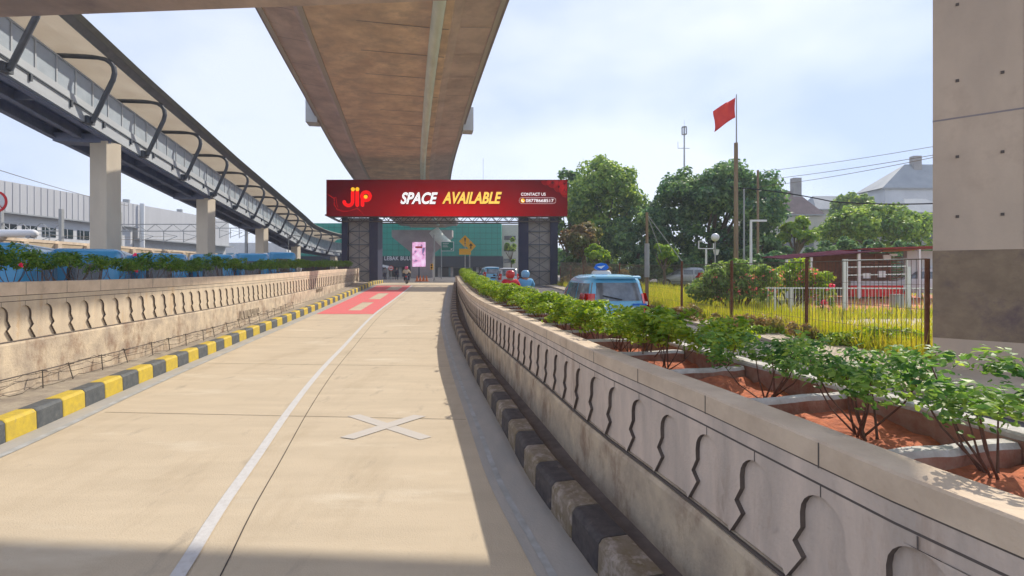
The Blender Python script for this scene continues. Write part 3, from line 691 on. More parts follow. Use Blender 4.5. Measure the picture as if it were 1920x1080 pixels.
# artwork; board coords: u from left (0..452 px), v from bottom in px of the photo
PX = W_/452.0; PZ = H_/68.5
def B(u, v, d=0): return (-W_/2+u*PX, -.034-d, v*PZ)
def Bl(m, pts, d): m.poly([B(u, v, d) for u, v in pts])
def circ(cx, cy, r, n=24, a0=0, a1=360): return [(cx+r*math.cos(R(lerp(a0, a1, i/n))), cy+r*math.sin(R(lerp(a0, a1, i/n)))) for i in range(n+(0 if a1-a0 == 360 else 1))]
def stroke(m, pts, w_, d):   # flat ribbon with round ends
    for i in range(len(pts)-1):
        (ax, ay), (bx, by) = pts[i], pts[i+1]; l = math.hypot(bx-ax, by-ay) or 1; nx, ny = -(by-ay)/l*w_/2, (bx-ax)/l*w_/2
        Bl(m, [(ax+nx, ay+ny), (bx+nx, by+ny), (bx-nx, by-ny), (ax-nx, ay-ny)], d+i*.00015)
lg = MB()
stroke(lg, circ(41.5, 28, 8.0, 16, 190, 360)+[(49.5, 45)], 6.6, .004); Bl(lg, circ(33.6, 26.8, 3.3), .0039); Bl(lg, circ(49.5, 45, 3.3), .0038)
stroke(lg, [(58, 21), (58, 45)], 6.8, .0065); Bl(lg, circ(58, 21, 3.4), .0085); Bl(lg, circ(58, 45, 3.4), .0086)
stroke(lg, [(68, 21), (68, 38)], 6.8, .007); Bl(lg, circ(68, 21, 3.4), .0087)
stroke(lg, circ(74.5, 37.5, 8.0, 24, 0, 360)+[(82.5, 37.5)], 6.2, .009)
lg.build('logo_letters', 'bb_red', bb, fix=False)
for cx, cy in ((50, 50.5), (58.3, 50.7), (74, 36.5)):
    lg = MB(); Bl(lg, circ(cx, cy, 3.7), .014); lg.build('logo_dot', 'bb_gold', bb, fix=False)
def txt(name, s, u0, v0, wpx, hpx, mt, d=.006, off=0, shear=0, part=True, sp=1):
    v, f = text_pts(s, 1, offset=off, shear=shear, spacing=sp); xs = [p[0] for p in v]; ys_ = [p[1] for p in v]; a, bq, c_, d_ = min(xs), max(xs), min(ys_), max(ys_)
    m = MB(); m.v = [B(u0+(x-a)/(bq-a)*wpx, v0+(y-c_)/(d_-c_)*hpx, d) for x, y in v]; m.f = list(f); m.m = [0]*len(f)
    return m.build(name, mt, bb, fix=False)
txt('lettering', 'SPACE', 140.3, 21.4, 70, 22.2, 'bb_shadow', off=.035, shear=.3)
txt('lettering', 'AVAILABLE', 218.3, 22, 112, 22.2, 'bb_shadow', off=.035, shear=.3)
txt('lettering', 'SPACE', 139, 22.6, 70, 22.4, 'bb_white', d=.010, off=.035, shear=.3)
txt('lettering', 'AVAILABLE', 217, 23.2, 112, 22.4, 'bb_yellow', d=.010, off=.035, shear=.3)
txt('lettering', 'CONTACT US', 365, 38.4, 46, 5.6, 'bb_white', off=.008)
txt('lettering', '08778668517', 374, 26.2, 52, 6.2, 'bb_white', off=.008)
m = MB(); ring = circ(367, 29.3, 5.6, 12, 90, 270)+circ(424.5, 29.3, 5.6, 12, -90, 90); stroke(m, ring+[ring[0]], .3, .004); m.build('phone_frame', 'bb_white', bb, fix=False)
m = MB(); Bl(m, circ(368.2, 29.3, 3.9), .004); m.build('phone_disc', 'bb_gold', bb, fix=False)
m = MB(); stroke(m, [(366.4, 31.4), (366.5, 29), (368, 27.4), (370.3, 27)], 1.3, .008); m.build('phone_mark', 'bb_white', bb, fix=False)
m = MB()
for cx, cy in ((412, 68), (424, 63), (436, 69), (436, 55), (446, 60), (449, 45), (446, 50)):
    for r_ in (3, 4.6, 6.2, 7.8, 9.4):
        pts = [p for p in circ(cx, cy, r_, 30)+[(cx+r_, cy)]]
        for p, p2 in zip(pts[:-1], pts[1:]):
            if max(p[0], p2[0]) < 451.5 and max(p[1], p2[1]) < 68: stroke(m, [p, p2], .35, .002)
m.build('ornament_lines', 'bb_line', bb, fix=False); m = MB()
for k in range(3): stroke(m, [(2+k*1.2, 42-k), (8+k, 37), (14+k, 33), (16-k, 22), (20, 12+k), (32, 8+k), (44, 10), (58, 14+k), (66, 8), (70, 3)], .35, .002)
for k in range(2): stroke(m, [(14, 33+k), (18, 36), (20-k, 24), (22, 16)], .35, .002)
m.build('ornament_lines', 'bb_line', bb, fix=False)

gy = thing('billboard_gantry', 'dark steel gantry with latticed legs carrying the red billboard', 'gantry', ((x0+x1)/2, 51.4, 1.15))
gx = (x0+x1)/2
def gleg(pa, pb, pc, pd):   # photo columns: outer post, lattice, inner post
    ax, bx, cx, dx = [XP(p, 50.6)-gx for p in (pa, pb, pc, pd)]
    ht = ZP(408, 50.6)-1.15
    m = MB()
    for u0, u1 in ((ax, bx), (cx, dx)):
        m.box(((u0+u1)/2, 0.2, ht/2), (u1-u0, 1.9, ht))
    lg = m.build('leg', 'blue_steel', gy)
    m = MB(); m.box(((bx+cx)/2, .35, ht/2), (cx-bx-.02, 1.2, ht-.02)); m.build('core', 'lattice_back', lg)
    m = MB(); n = 5; hh = ht/n
    for k in range(n+1): m.bar((bx, -.42, min(k*hh, ht-.05)), (cx, -.42, min(k*hh, ht-.05)), .09)
    for k in range(n):
        m.bar((bx, -.38, k*hh), (cx, -.38, (k+1)*hh), .045); m.bar((cx, -.34, k*hh), (bx, -.34, (k+1)*hh), .045)
    m.bar(((bx+cx)/2, -.45, 0), ((bx+cx)/2, -.45, ht), .05)
    m.build('lattice', 'steel_dark', lg)
gleg(640, 651, 692, 708); gleg(972, 991, 1032, 1046)
m = MB(); za, zb = ZP(417, 51.4)-1.15, ZP(405, 51.4)-1.15; xa, xb = XP(616, 51.4)-gx, XP(1050, 51.4)-gx
for dy in (-.9, .9):
    m.bar((xa+(.9 if 0 else 0), dy, zb), (xb, dy, zb), .14); m.bar((xa+1.3, dy, za), (xb, dy, za), .12)
    m.bar((xa, dy, zb), (xa+1.3, dy, za), .10)
    xx = xa+1.3; k = 0
    while xx < xb-.6: m.bar((xx, dy, za if k % 2 == 0 else zb), (xx+.6, dy, zb if k % 2 == 0 else za), .06); xx += .6; k += 1
xx = xa
while xx < xb: m.bar((xx, -.9, zb), (xx, .9, zb), .08); xx += 1.2
m.build('truss', 'truss', gy)

# ------------------------------------------------------------------ buildings beyond
gb = thing('station_building', 'green panelled station building with white lettering behind the gantry', 'building', (0, 110, 1.2))
def XX(px): return XP(px, 110)
def ZZ(py): return ZP(py, 110)-1.2
m = MB(); m.box2(XX(560), XX(940), 0, 25, ZZ(490.5), ZZ(418.5)); gbw = m.build('wall', 'green_panel', gb)
m = MB()
for x in np.arange(XX(562), XX(940), 1.25): m.box((x, -.02, (ZZ(490)+ZZ(419))/2), (.05, .05, ZZ(419)-ZZ(490)-.1))
for z in np.arange(ZZ(490)+1.2, ZZ(419), 1.22): m.box(((XX(560)+XX(940))/2, -.015, z), (XX(940)-XX(560)-.1, .045, .06))
m.build('panel_seam', 'green_seam', gbw)
m = MB(); m.box2(XX(555), XX(943), -.6, 24, ZZ(501), ZZ(478)-.3); m.build('fascia', 'dark_front', gb)
m = MB(); m.box2(XX(555), XX(943), 3, 24, -.1, ZZ(501)+.01)
m.build('ground_floor', 'dark_front', gb)
for px in range(725, 940, 24):
    m = MB(); m.box2(XX(px), XX(px)+.5, -.1, .5, 0, ZZ(501)-.01); m.build('column', 'concrete_grey', gb)
for px0, px1 in ((716, 722), (742, 748), (838, 846), (868, 884), (905, 925)):
    m = MB(); m.box2(XX(px0), XX(px1), 2.9, 3.0, .05, 2.6); m.build('shopfront', 'glass_blue', gb)
v, f = text_pts('W LEBAK BULUS', 1, offset=.012, spacing=1.05); xs = [p[0] for p in v]; m = MB(); sx = (XX(779)-XX(709))/(max(xs)-min(xs))
m.v = [(XX(709)+(x-min(xs))*sx, -.63, ZZ(488)+y*1.18) for x, y in v]; m.f = list(f); m.m = [0]*len(f); m.build('lettering', 'sign_white', gb, fix=False)
cbg = thing('office_block', 'cream plain block beside the green station building', 'building', (XP(956, 116), 116, 1.2))
m = MB(); m.box((0, 5, 5.9), (4.4, 10, 11.8)); m.build('wall', 'cream', cbg)
for z in (3.6, 6.2, 8.8):
    m = MB(); m.box((0, -.03, z), (2.6, .1, .9)); m.build('window', 'glass_dark', cbg)
# depot on the left
dpb = thing('depot_building', 'long grey railway depot hall with ribbed cladding over a window band', 'building', (-58, 50, 1.0))
def wallpoly(m, p0, p1, z0, z1, th=.4):
    d = Vector((p1[0]-p0[0], p1[1]-p0[1], 0)).normalized(); n = Vector((-d.y, d.x, 0))*th
    m.prism([(p0[0], p0[1], z0), (p1[0], p1[1], z0), (p1[0]+n.x, p1[1]+n.y, z0), (p0[0]+n.x, p0[1]+n.y, z0)], (0, 0, z1-z0))
# long side along local Y, face towards +X
m = MB(); m.box2(-30, 0, 0, 29.4, 8.3, 11.8); m.box2(-30, -.6, 30.2, 56, 6.6, 11.9); m.build('upper_cladding', 'cladding', dpb)
m = MB()
for y in np.arange(.5, 29, .9): m.box((.02, y, 10.05), (.06, .09, 3.4))
m.build('cladding_rib', 'cladding', dpb)
m = MB(); m.box2(-29, -.8, .2, 29.3, 0, 8.35); m.box2(-29, -1.2, 30.2, 55.8, 0, 6.65); m.build('wall', 'white_wall', dpb)
m = MB(); m.box2(-30, .05, -.3, 29.6, 8.15, 8.32); m.box2(-30, .35, 30.0, 56.2, 6.4, 6.6); m.build('eave', 'house_roof_grey', dpb)
m = MB(); m.tube([(.3, 29.9, 1), (.3, 29.9, 12)], .35, 10); m.build('downpipe', 'pole_white', dpb)
for y in (31, 44): m = MB(); m.tube([(-3, y, 11.9), (-3, y, 12.8)], .5, 10); m.build('roof_vent', 'pole_grey', dpb)
for i, y in enumerate(np.arange(2, 28, 2.6)):
    m = MB(); m.box((-.78, y, 6.4), (.08, 1.9, 1.2)); wn = m.build('window', 'glass_dark', dpb); m2 = MB(); m2.box((-.72, y, 6.4), (.06, .07, 1.2)); m2.box((-.72, y-.6, 6.4), (.06, .05, 1.2)); m2.build('frame', 'white_wall', wn)
for i, y in enumerate([31.2+1.35*k for k in range(18) if k not in (6, 12)]):
    m = MB(); m.box((-1.18, y, 4.1), (.08, 1.0, 1.9)); m.build('window', 'glass_blue', dpb)
fb = thing('low_block', 'pale grey-blue distant block behind the catenary', 'building', (XP(455, 140), 140, 1.2))
m = MB(); m.box((0, 5, 4.5), (24, 10, 9)); m.build('wall', 'white_wall', fb)
for k in range(7):
    m = MB(); m.box((-10+k*3.3, -.04, 5.5), (2.0, .1, 1.4)); m.build('window', 'glass_blue', fb)
# beige compound wall behind the buses
cw = thing('compound_wall', 'stained beige compound wall behind the blue buses', 'wall')
m = MB(); wallpoly(m, (-32, 22), (-38, 66), .2, 4.55, .3); m.build('panel', 'beige_wall', cw)
m = MB(); wallpoly(m, (-31.95, 22), (-37.95, 66), 4.55, 4.75, .4)
for k in range(14): y = 23+k*3.1; m.box((-31.88-(y-22)*.1364, y, 2.4), (.3, .35, 4.3))
m.build('coping', 'coping', cw)
tk = thing('water_tank', 'long white tank standing on the beige compound wall at the left edge', 'tank', (XP(16, 34), 34, 0))
m = MB(); m.tube([(-1.9, 0, 4.95), (-1.7, 0, 4.98), (1.7, 0, 4.98), (1.9, 0, 4.95)], [.15, .27, .27, .15], 12); m.build('drum', 'white_plastic', tk, smooth=True)
m = MB(); m.box((-1.5, 0, 4.75), (.3, .5, .14)); m.box((1.5, 0, 4.75), (.3, .5, .14)); m.build('cradle', 'steel_grey', tk)

# railway catenary portals
def catenary(xa, xb, Y, zt, label):
    t = thing('catenary_portal', label, 'railway mast', (0, Y, 1), 0, 'catenary portals over the depot tracks')
    for x in (xa, xb):
        m = MB(); m.box((x, 0, (zt+.8)/2-.5), (.28, .28, zt+.8)); m.build('mast', 'pole_grey', t)
    m = MB()
    for dz in (0, -.75): m.bar((xa, 0, zt-1+dz), (xb, 0, zt-1+dz), .09)
    n = int(abs(xb-xa)/.9)
    for k in range(n): 
        u0, u1 = lerp(xa, xb, k/n), lerp(xa, xb, (k+1)/n); m.bar((u0, 0, zt-1-(.75 if k % 2 else 0)), (u1, 0, zt-1-(0 if k % 2 else .75)), .05)
    m.build('lattice_beam', 'pole_grey', t)
    for k in (.25, .55, .8):
        x = lerp(xa, xb, k); m = MB(); m.bar((x, 0, zt-1.7), (x, 0, zt-3.0), .06); m.bar((x, 0, zt-2.9), (x+1.5, 0, zt-2.3), .05); m.bar((x, 0, zt-2.0), (x+1.5, 0, zt-2.3), .04); m.build('bracket', 'steel_grey', t)
catenary(XP(225, 56), XP(374, 56), 56, 7.6, 'grey lattice catenary portal in front of the depot windows')
catenary(XP(395, 64), XP(462, 64), 64, 8.6, 'grey lattice catenary portal between the second and third walkway columns')
catenary(XP(2, 48), XP(115, 48), 48, 7.0, 'grey lattice catenary portal nearest the left edge of the photo')
def wires(nm, label, cat, lines, r, mt, group=None):
    m = MB()
    for a, b, sag in lines:
        a, b = Vector(a), Vector(b); m.tube([a.lerp(b, k/14)-Vector((0, 0, sag*4*(k/14)*(1-k/14))) for k in range(15)], r, 4)
    return tag(m.build(nm, mt), label, cat, group)
wires('overhead_wire', 'thin grey wire sloping down over the depot roof at the left', 'cable', [(P(-20, 313, 30), P(240, 386, 60), .15)], .022, 'wire_grey')
wires('contact_wire', 'pair of railway contact wires under the catenary portals', 'cable', [((XP(150, 48), 48, 5.6), (XP(400, 64), 64, 6.6), .2), ((XP(80, 48), 48, 5.9), (XP(330, 64), 64, 6.9), .2)], .02, 'wire_grey')

# ------------------------------------------------------------------ trees
def leafmesh(pts_n, size, seed, asp=.55):
    rnd = np.random.RandomState(seed); n = len(pts_n); P0 = np.array([p for p, _ in pts_n]); Nn = np.array([q for _, q in pts_n]); Nn = Nn+rnd.normal(0, .55, Nn.shape); Nn /= np.linalg.norm(Nn, axis=1)[:, None]
    t = rnd.normal(0, 1, (n, 3)); t -= (t*Nn).sum(1)[:, None]*Nn; t /= np.linalg.norm(t, axis=1)[:, None]; b = np.cross(Nn, t); s = size*rnd.uniform(.6, 1.35, n)[:, None]
    v = np.empty((n, 6, 3)); bend = Nn*s*.22
    v[:, 0] = P0-t*s; v[:, 1] = P0-t*s*.3-b*s*asp+bend*.3; v[:, 2] = P0+t*s*.45-b*s*asp*.8+bend*.3; v[:, 3] = P0+t*s-bend; v[:, 4] = P0+t*s*.45+b*s*asp*.8+bend*.3; v[:, 5] = P0-t*s*.3+b*s*asp+bend*.3
    return v.reshape(-1, 3), [(i*6, i*6+1, i*6+2, i*6+3, i*6+4, i*6+5) for i in range(n)]
def leafobj(name, pn, size, seed, m_, parent, asp=.55, link=True):
    v, f = leafmesh(pn, size, seed, asp); me = bpy.data.meshes.new(name); me.from_pydata(v.tolist(), [], f); me.materials.append(MATS[m_]); o = bpy.data.objects.new(name, me)
    if link: C.objects.link(o); o.parent = parent
    return o
def crown_pts(lobes, n, rnd, shell=.55):
    w_ = np.array([l[3]**2 for l in lobes]); w_ = w_/w_.sum(); out = []
    idx = rnd.choice(len(lobes), n, p=w_)
    for i in idx:
        cx, cy, cz, r_ = lobes[i]; d = rnd.normal(0, 1, 3); d /= np.linalg.norm(d)
        if d[2] < -.4 and rnd.rand() < .6: d[2] = -d[2]
        rr = r_*(shell+(1-shell)*rnd.rand()**.5)*(1+.10*rnd.normal()); out.append(((cx+d[0]*rr, cy+d[1]*rr, cz+d[2]*rr*.85), d+np.array([0, 0, .35])))
    return out
def tree(nm, label, x, y, gz, rx, rz, cz, n, size, lm, seed, group='trees beyond the grass field', nl=38, lr=(.16, .30), trunk=.28, ry=None, lean=0, up=.72):
    rnd = np.random.RandomState(seed); t = thing(nm, label, 'tree', (x, y, gz), 0, group); ry = ry or rx; lobes = []
    for k in range(nl):
        d = rnd.normal(0, 1, 3); d /= np.linalg.norm(d); d[2] = abs(d[2]) if rnd.rand() < up else d[2]
        f_ = rnd.uniform(.45, .86); r_ = rnd.uniform(*lr)*rx; lobes.append((d[0]*rx*f_, d[1]*ry*f_, cz+d[2]*rz*f_, r_))
    leafobj('crown', crown_pts(lobes, n, rnd), size, seed, lm, t)
    m = MB(); base = Vector((0, 0, -.1)); fork = Vector((lean, 0, max(cz-rz*.55, .8))); m.tube([base, base.lerp(fork, .5)+Vector((.1, .05, 0)), fork], [trunk*1.25, trunk, trunk*.85], 9)
    for k in sorted(range(nl), key=lambda i: -lobes[i][3])[:12]:
        e = Vector(lobes[k][:3]); mid = fork.lerp(e, .5)+Vector((rnd.normal(0, .3), rnd.normal(0, .3), .2)); m.tube([fork-Vector((0, 0, .2)), mid, e], [trunk*.5, trunk*.3, trunk*.1], 6)
    m.build('trunk', 'bark', t); return t
def tr(nm, label, pl_, pr_, pt, pb_, Y, n, size, lm, seed, **k):   # from the photo's left/right/top/bottom extents at distance Y
    cx = XP((pl_+pr_)/2, Y); rx = (XP(pr_, Y)-XP(pl_, Y))/2; zt, zb = ZP(pt, Y), ZP(pb_, Y); gz = 1.0 if Y > 35 else .9; rz = (zt-zb)/2
    return tree(nm, label, cx, Y, gz, rx, rz, (zt+zb)/2-gz, n, size, lm, seed, **k)
tr('broadleaf_tree', 'tall mid-green tree rising just right of the red billboard', 1058, 1218, 283, 520, 62, 13000, .24, 'leaf_tree_mid', 11, nl=80, lr=(.18, .34), up=.5)
tr('broadleaf_tree', 'huge dark domed tree behind the flagpole', 1188, 1480, 290, 545, 56, 30000, .22, 'leaf_tree_dark', 12, nl=150, lr=(.10, .19), trunk=.5, up=.5)
tr('broadleaf_tree', 'narrow dark tree peeping out behind the right end of the billboard', 1024, 1104, 305, 530, 68, 5500, .25, 'leaf_tree_dark', 13, nl=50, up=.5, lr=(.25, .4))
tr('broadleaf_tree', 'dark tree filling the gap below between the two tall trees', 1120, 1270, 385, 530, 58, 8000, .23, 'leaf_tree_dark', 14, nl=50, up=.5)
tr('flowering_tree', 'brownish pink flowering tree beside the right gantry leg', 1048, 1142, 412, 505, 50, 3600, .20, 'leaf_brown', 15, nl=30)
tr('rain_tree', 'wide flat-topped green tree above the red kiosk roof', 1530, 1756, 382, 500, 54, 13000, .22, 'leaf_tree_mid', 16, nl=90, lr=(.12, .22), ry=5)
tr('broadleaf_tree', 'yellow-green tree at the right flank of the huge domed tree', 1452, 1530, 405, 500, 50, 3500, .22, 'leaf_lime', 17, nl=26)
tr('lime_bush', 'round lime-green bush behind the guyed utility pole', 1214, 1276, 452, 520, 44, 2200, .17, 'leaf_lime', 18, nl=20, trunk=.12)
tr('lime_bush', 'small lime-green bush under the brownish flowering tree', 1092, 1150, 456, 512, 46, 1800, .17, 'leaf_lime', 19, nl=18, trunk=.12)
tr('young_tree', 'thin young tree in front of the cream block left of the right gantry leg', 944, 972, 440, 500, 72, 500, .24, 'leaf_tree_mid', 20, nl=10, trunk=.10)
tr('broadleaf_tree', 'sparse grey-green tree top peeping over the rain tree before the roofs', 1555, 1640, 358, 420, 80, 1500, .30, 'leaf_tree_mid', 22, nl=16)
tr('broadleaf_tree', 'dark low tree behind the bougainvillea and the white pole', 1395, 1480, 440, 515, 48, 3500, .22, 'leaf_tree_dark', 23, nl=24)

rnd = np.random.RandomState(77); lb = [(rnd.uniform(XP(1030, 84), XP(1800, 84)), 84+rnd.uniform(-3, 3), rnd.uniform(1.5, 5.5), rnd.uniform(1.3, 2.4)) for _ in range(90)]
o = leafobj('distant_trees', crown_pts(lb, 14000, rnd, .4), .36, 78, 'leaf_tree_dark', None, link=False); C.objects.link(o); tag(o, 'distant mass of dark trees closing the view behind the field', 'distant trees', kind='stuff')
# ------------------------------------------------------------------ vehicles
def loop(yr, yf, w_, z, n=36, e=5):
    cy, hy = (yr+yf)/2, (yf-yr)/2; o = []
    for k in range(n):
        a = 2*math.pi*(k+.5)/n; c, s = math.cos(a), math.sin(a)
        o.append((w_*abs(c)**(2/e)*(1 if c > 0 else -1), cy+hy*abs(s)**(2/e)*(1 if s > 0 else -1), z))
    return o
def shell(m, sl_, e=5):
    rows = [loop(*s[:3], s[3], e=e) for s in sl_]; rows = [r_+[r_[0]] for r_ in rows]; m.grid(rows); m.poly(rows[0][:-1]); m.poly(rows[-1][:-1])
def si(sl_, z):
    zs = [s[3] for s in sl_]; return [float(np.interp(z, zs, [s[i] for s in sl_])) for i in range(3)]
def side_x(sl_, y, z, e=5):
    yr, yf, w_ = si(sl_, z); u = min(1, abs(y-(yr+yf)/2)/((yf-yr)/2)); return w_*(1-u**e)**(1/e)
def end_y(sl_, x, z, front, e=5):
    yr, yf, w_ = si(sl_, z); u = min(1, abs(x)/w_); h = (yf-yr)/2*(1-u**e)**(1/e); return (yr+yf)/2+(h if front else -h)
def side_panel(m, sl_, sgn, y0, y1, z0, z1, off=.008, cut0=0, cut1=0, n=6):   # cuts pull the upper corners in
    rows = []
    for j in range(n+1):
        z = lerp(z0, z1, j/n); a = y0+cut0*j/n; b = y1+cut1*j/n; rows.append([(sgn*(side_x(sl_, lerp(a, b, k/8), z)+off), lerp(a, b, k/8), z) for k in range(9)])
    m.grid(rows)
def end_panel(m, sl_, front, x0, x1, z0, z1, off=.008, n=6):
    rows = []
    for j in range(n+1):
        z = lerp(z0, z1, j/n); w_ = si(sl_, z)[2]; rows.append([(lerp(x0, x1, k/10)*w_, end_y(sl_, lerp(x0, x1, k/10)*w_, z, front)+(off if front else -off), z) for k in range(11)])
    m.grid(rows)
def wheel(t, x, y, r_, w_=.19):
    s = 1 if x > 0 else -1; m = MB(); m.lathe((x, y, r_), [(r_*.6, -w_/2), (r_*.94, -w_/2), (r_, -w_/3), (r_, w_/3), (r_*.94, w_/2), (r_*.6, w_/2)], 20, 'x'); wo = m.build('wheel', 'rubber', t)
    m = MB(); m.lathe((x+s*w_*.28, y, r_), [(r_*.62, -.05), (r_*.62, .04), (r_*.5, .055), (r_*.12, .03)], 16, 'x'); m.build('rim', 'rim', wo)
MPV = [(-1.98, 1.98, .70, .20), (-2.08, 2.10, .80, .34), (-2.10, 2.13, .83, .50), (-2.08, 2.12, .835, .70), (-2.05, 2.02, .83, .84), (-2.04, 1.72, .825, .93), (-2.03, 1.20, .81, 1.02), (-1.99, .95, .78, 1.18), (-1.93, .66, .74, 1.36), (-1.86, .40, .70, 1.52), (-1.78, .18, .66, 1.61), (-1.55, -.05, .55, 1.675), (-1.2, -.4, .35, 1.70)]
def car(nm, label, loc, rz, paint, taxi=False, group=None):
    t = thing(nm, label, 'taxi' if taxi else 'car', loc, rz, group)
    m = MB(); shell(m, MPV); m.build('body', paint, t, smooth=True)
    m = MB(); end_panel(m, MPV, False, -.86, .86, 1.07, 1.50); rw = m.build('rear_window', 'car_glass', t, smooth=True)
    m = MB(); m.bar((.05, -2.045, 1.10), (-.42, -2.02, 1.20), .02); m.build('wiper', 'black_plastic', rw)
    m = MB(); end_panel(m, MPV, True, -.88, .88, 1.08, 1.50); m.build('windscreen', 'car_glass', t, smooth=True)
    for s in (-1, 1):
        for y0, y1, c0, c1 in ((-1.80, -1.02, .10, .0), (-.94, -.12, 0, 0), (-.04, .98, 0, -.52)):
            m = MB(); side_panel(m, MPV, s, y0, y1, 1.06, 1.48, cut0=c0, cut1=c1); m.build('side_window', 'car_glass', t, smooth=True)
        m = MB(); side_panel(m, MPV, s, -1.0, .9, .42, .45, off=.006); side_panel(m, MPV, s, -.98, -.965, .45, 1.0, off=.006); side_panel(m, MPV, s, -.09, -.075, .45, 1.0, off=.006); m.build('door_seam', 'black_plastic', t)
        m = MB(); m.bar((s*.84, -.75, .93), (s*.84, -.58, .93), .03); m.bar((s*.84, .12, .93), (s*.84, .29, .93), .03); m.build('door_handle', paint, t)
        m = MB(); m.box((s*.93, .78, 1.10), (.20, .10, .14)); m.build('mirror', 'black_plastic', t)
        m = MB(); rows = []
        for j in range(9):
            z = lerp(.78, 1.24, j/8); r_ = []
            for k in range(7):
                u = lerp(.74, 1.0, k/6); w_ = si(MPV, z)[2]; x = u*w_*.992; r_.append((s*(x+.006), end_y(MPV, x, z, False)-.014, z))
            r_.append((s*(si(MPV, z)[2]*.985+.012), si(MPV, z)[0]+.24, z)); rows.append(r_)
        m.grid(rows); tl = m.build('tail_light', 'red_lamp', t, smooth=True)
        m = MB(); w_ = si(MPV, 1.0)[2]; m.box((s*w_*.86, end_y(MPV, w_*.86, 1.0, False)-.012, 1.0), (.13, .03, .08)); m.build('reverse_lamp', 'lamp_clear', tl)
        m = MB(); end_panel(m, MPV, True, s*.62, s*.97, .66, .80); m.build('headlight', 'lamp_clear', t)
        for y in (-1.32, 1.30): wheel(t, s*.76, y, .31)
        m = MB()
        m = MB()
        for y in (-1.32, 1.30): m = MB(); m.lathe((s*.80, y, .31), [(.37, -.04), (.37, .035)], 20, 'x'); m.build('wheel_arch', 'black_plastic', t)
    m = MB(); m.box((0, -2.12, .74), (.44, .03, .12)); m.build('number_plate', 'black_plastic', t)
    m = MB(); end_panel(m, MPV, False, -.45, .45, .90, .925, off=.012); m.build('trim', 'silver', t)
    m = MB(); shell(m, [(-2.11, -1.9, .80, .30), (-2.15, -1.9, .835, .38), (-2.16, -1.9, .84, .52), (-2.13, -1.9, .83, .60)], e=7); m.build('bumper', paint, t, smooth=True)
    m = MB(); m.prism([(-.60, -1.72, 1.625), (.60, -1.72, 1.625), (.56, -1.93, 1.60), (-.56, -1.93, 1.60)], (0, 0, .04)); m.build('spoiler', paint, t)
    if taxi:
        m = MB(); shell(m, [(-.75, -.45, .26, 1.68), (-.74, -.46, .24, 1.76), (-.70, -.50, .20, 1.79)], e=4); ls = m.build('roof_lamp', 'white_plastic', t, smooth=True)
        m = MB(); m.prism([(-.20, -.62, 1.86), (-.10, -.62, 1.80), (.12, -.62, 1.80), (.20, -.62, 1.87), (.14, -.62, 1.97), (0, -.62, 2.0), (-.14, -.62, 1.96)], (0, .06, 0)); m.build('emblem', 'sign_blue', ls)
        m = MB(); m.v = [(-.13, -.625, 1.90), (-.01, -.625, 1.84), (.10, -.625, 1.93), (0, -.625, 1.91)]; m.f = [(0, 1, 2, 3)]; m.m = [0]; m.build('emblem_mark', 'sign_white', ls)
        v, f = text_pts('BLUE LINE', .1); m = MB()
        m = MB(); m.box((.48, -2.065, .985), (.34, .012, .045)); m.build('lettering_strip', 'sign_blue', t)
    return t
mat('sign_blue', (.02, .16, .62), rough=.35)
RZ = math.atan2(.117, 1)
car('parked_taxi', 'light blue taxi van with a blue emblem lamp on its roof beside the hedge', (2.42, 15.0, zright(15)+.01), RZ+.02, 'taxi_blue', taxi=True).scale = (1.06, 1.06, 1.06)
car('car', 'silver car far ahead in the side street beyond the red-jacketed rider', (XP(950, 41), 41, zright(41)+.01), RZ, 'silver')
car('car', 'small bluish car farthest along the side street near the right gantry leg', (XP(917, 47), 47, 1.17), RZ+.1, 'taxi_blue')
car('car', 'silver car parked across the grass behind the bougainvillea', (XP(1278, 46), 46, 1.12), R(75), 'silver')
car('car', 'white car parked under the kiosk roof next to the bridge pier', (XP(1728, 31), 31, .98), R(60), 'car_white')
BUS = [(-3.5, 3.5, .98, .35), (-3.55, 3.57, 1.04, .5), (-3.55, 3.58, 1.05, 1.4), (-3.50, 3.50, 1.03, 2.3), (-3.45, 3.42, 1.0, 2.66), (-3.38, 3.34, .94, 2.78), (-3.2, 3.15, .8, 2.82)]
def bus(label, loc, rz):
    t = thing('minibus', label, 'bus', loc, rz, 'blue minibuses parked behind the left wall')
    m = MB(); shell(m, BUS, e=9); m.build('body', 'bus_blue', t, smooth=True)
    for fr in (True, False):
        m = MB(); end_panel(m, BUS, fr, -.86, .86, 1.45, 2.36, off=.012); m.build('windscreen' if fr else 'rear_window', 'glass_dark', t)
    for s in (-1, 1):
        for k in range(5):
            m = MB(); side_panel(m, BUS, s, -3.1+k*1.22, -2.0+k*1.22, 1.45, 2.25, off=.01); m.build('side_window', 'car_glass', t)
        for y in (-2.2, 2.2): wheel(t, s*.95, y, .40, .22)
        m = MB(); end_panel(m, BUS, False, s*.78, s*.93, .75, 1.2, off=.015); m.build('tail_light', 'red_lamp', t)
        m = MB(); end_panel(m, BUS, True, s*.68, s*.93, .7, .9, off=.015); m.build('headlight', 'lamp_clear', t)
    m = MB(); side_panel(m, BUS, 1, -3.2, 3.2, 1.12, 1.22, off=.008); side_panel(m, BUS, -1, -3.2, 3.2, 1.12, 1.22, off=.008); m.build('stripe', 'sign_white', t)
    return t
bus0 = None; names = ['leftmost of the blue minibuses, its windscreen at the photo edge', 'second blue minibus from the left, before the first walkway column', 'blue minibus just right of the first walkway column', 'blue minibus behind the hedge left of the second walkway column', 'blue minibus behind the hedge at the second walkway column', 'last blue minibus behind the hedge, left of the third walkway column']
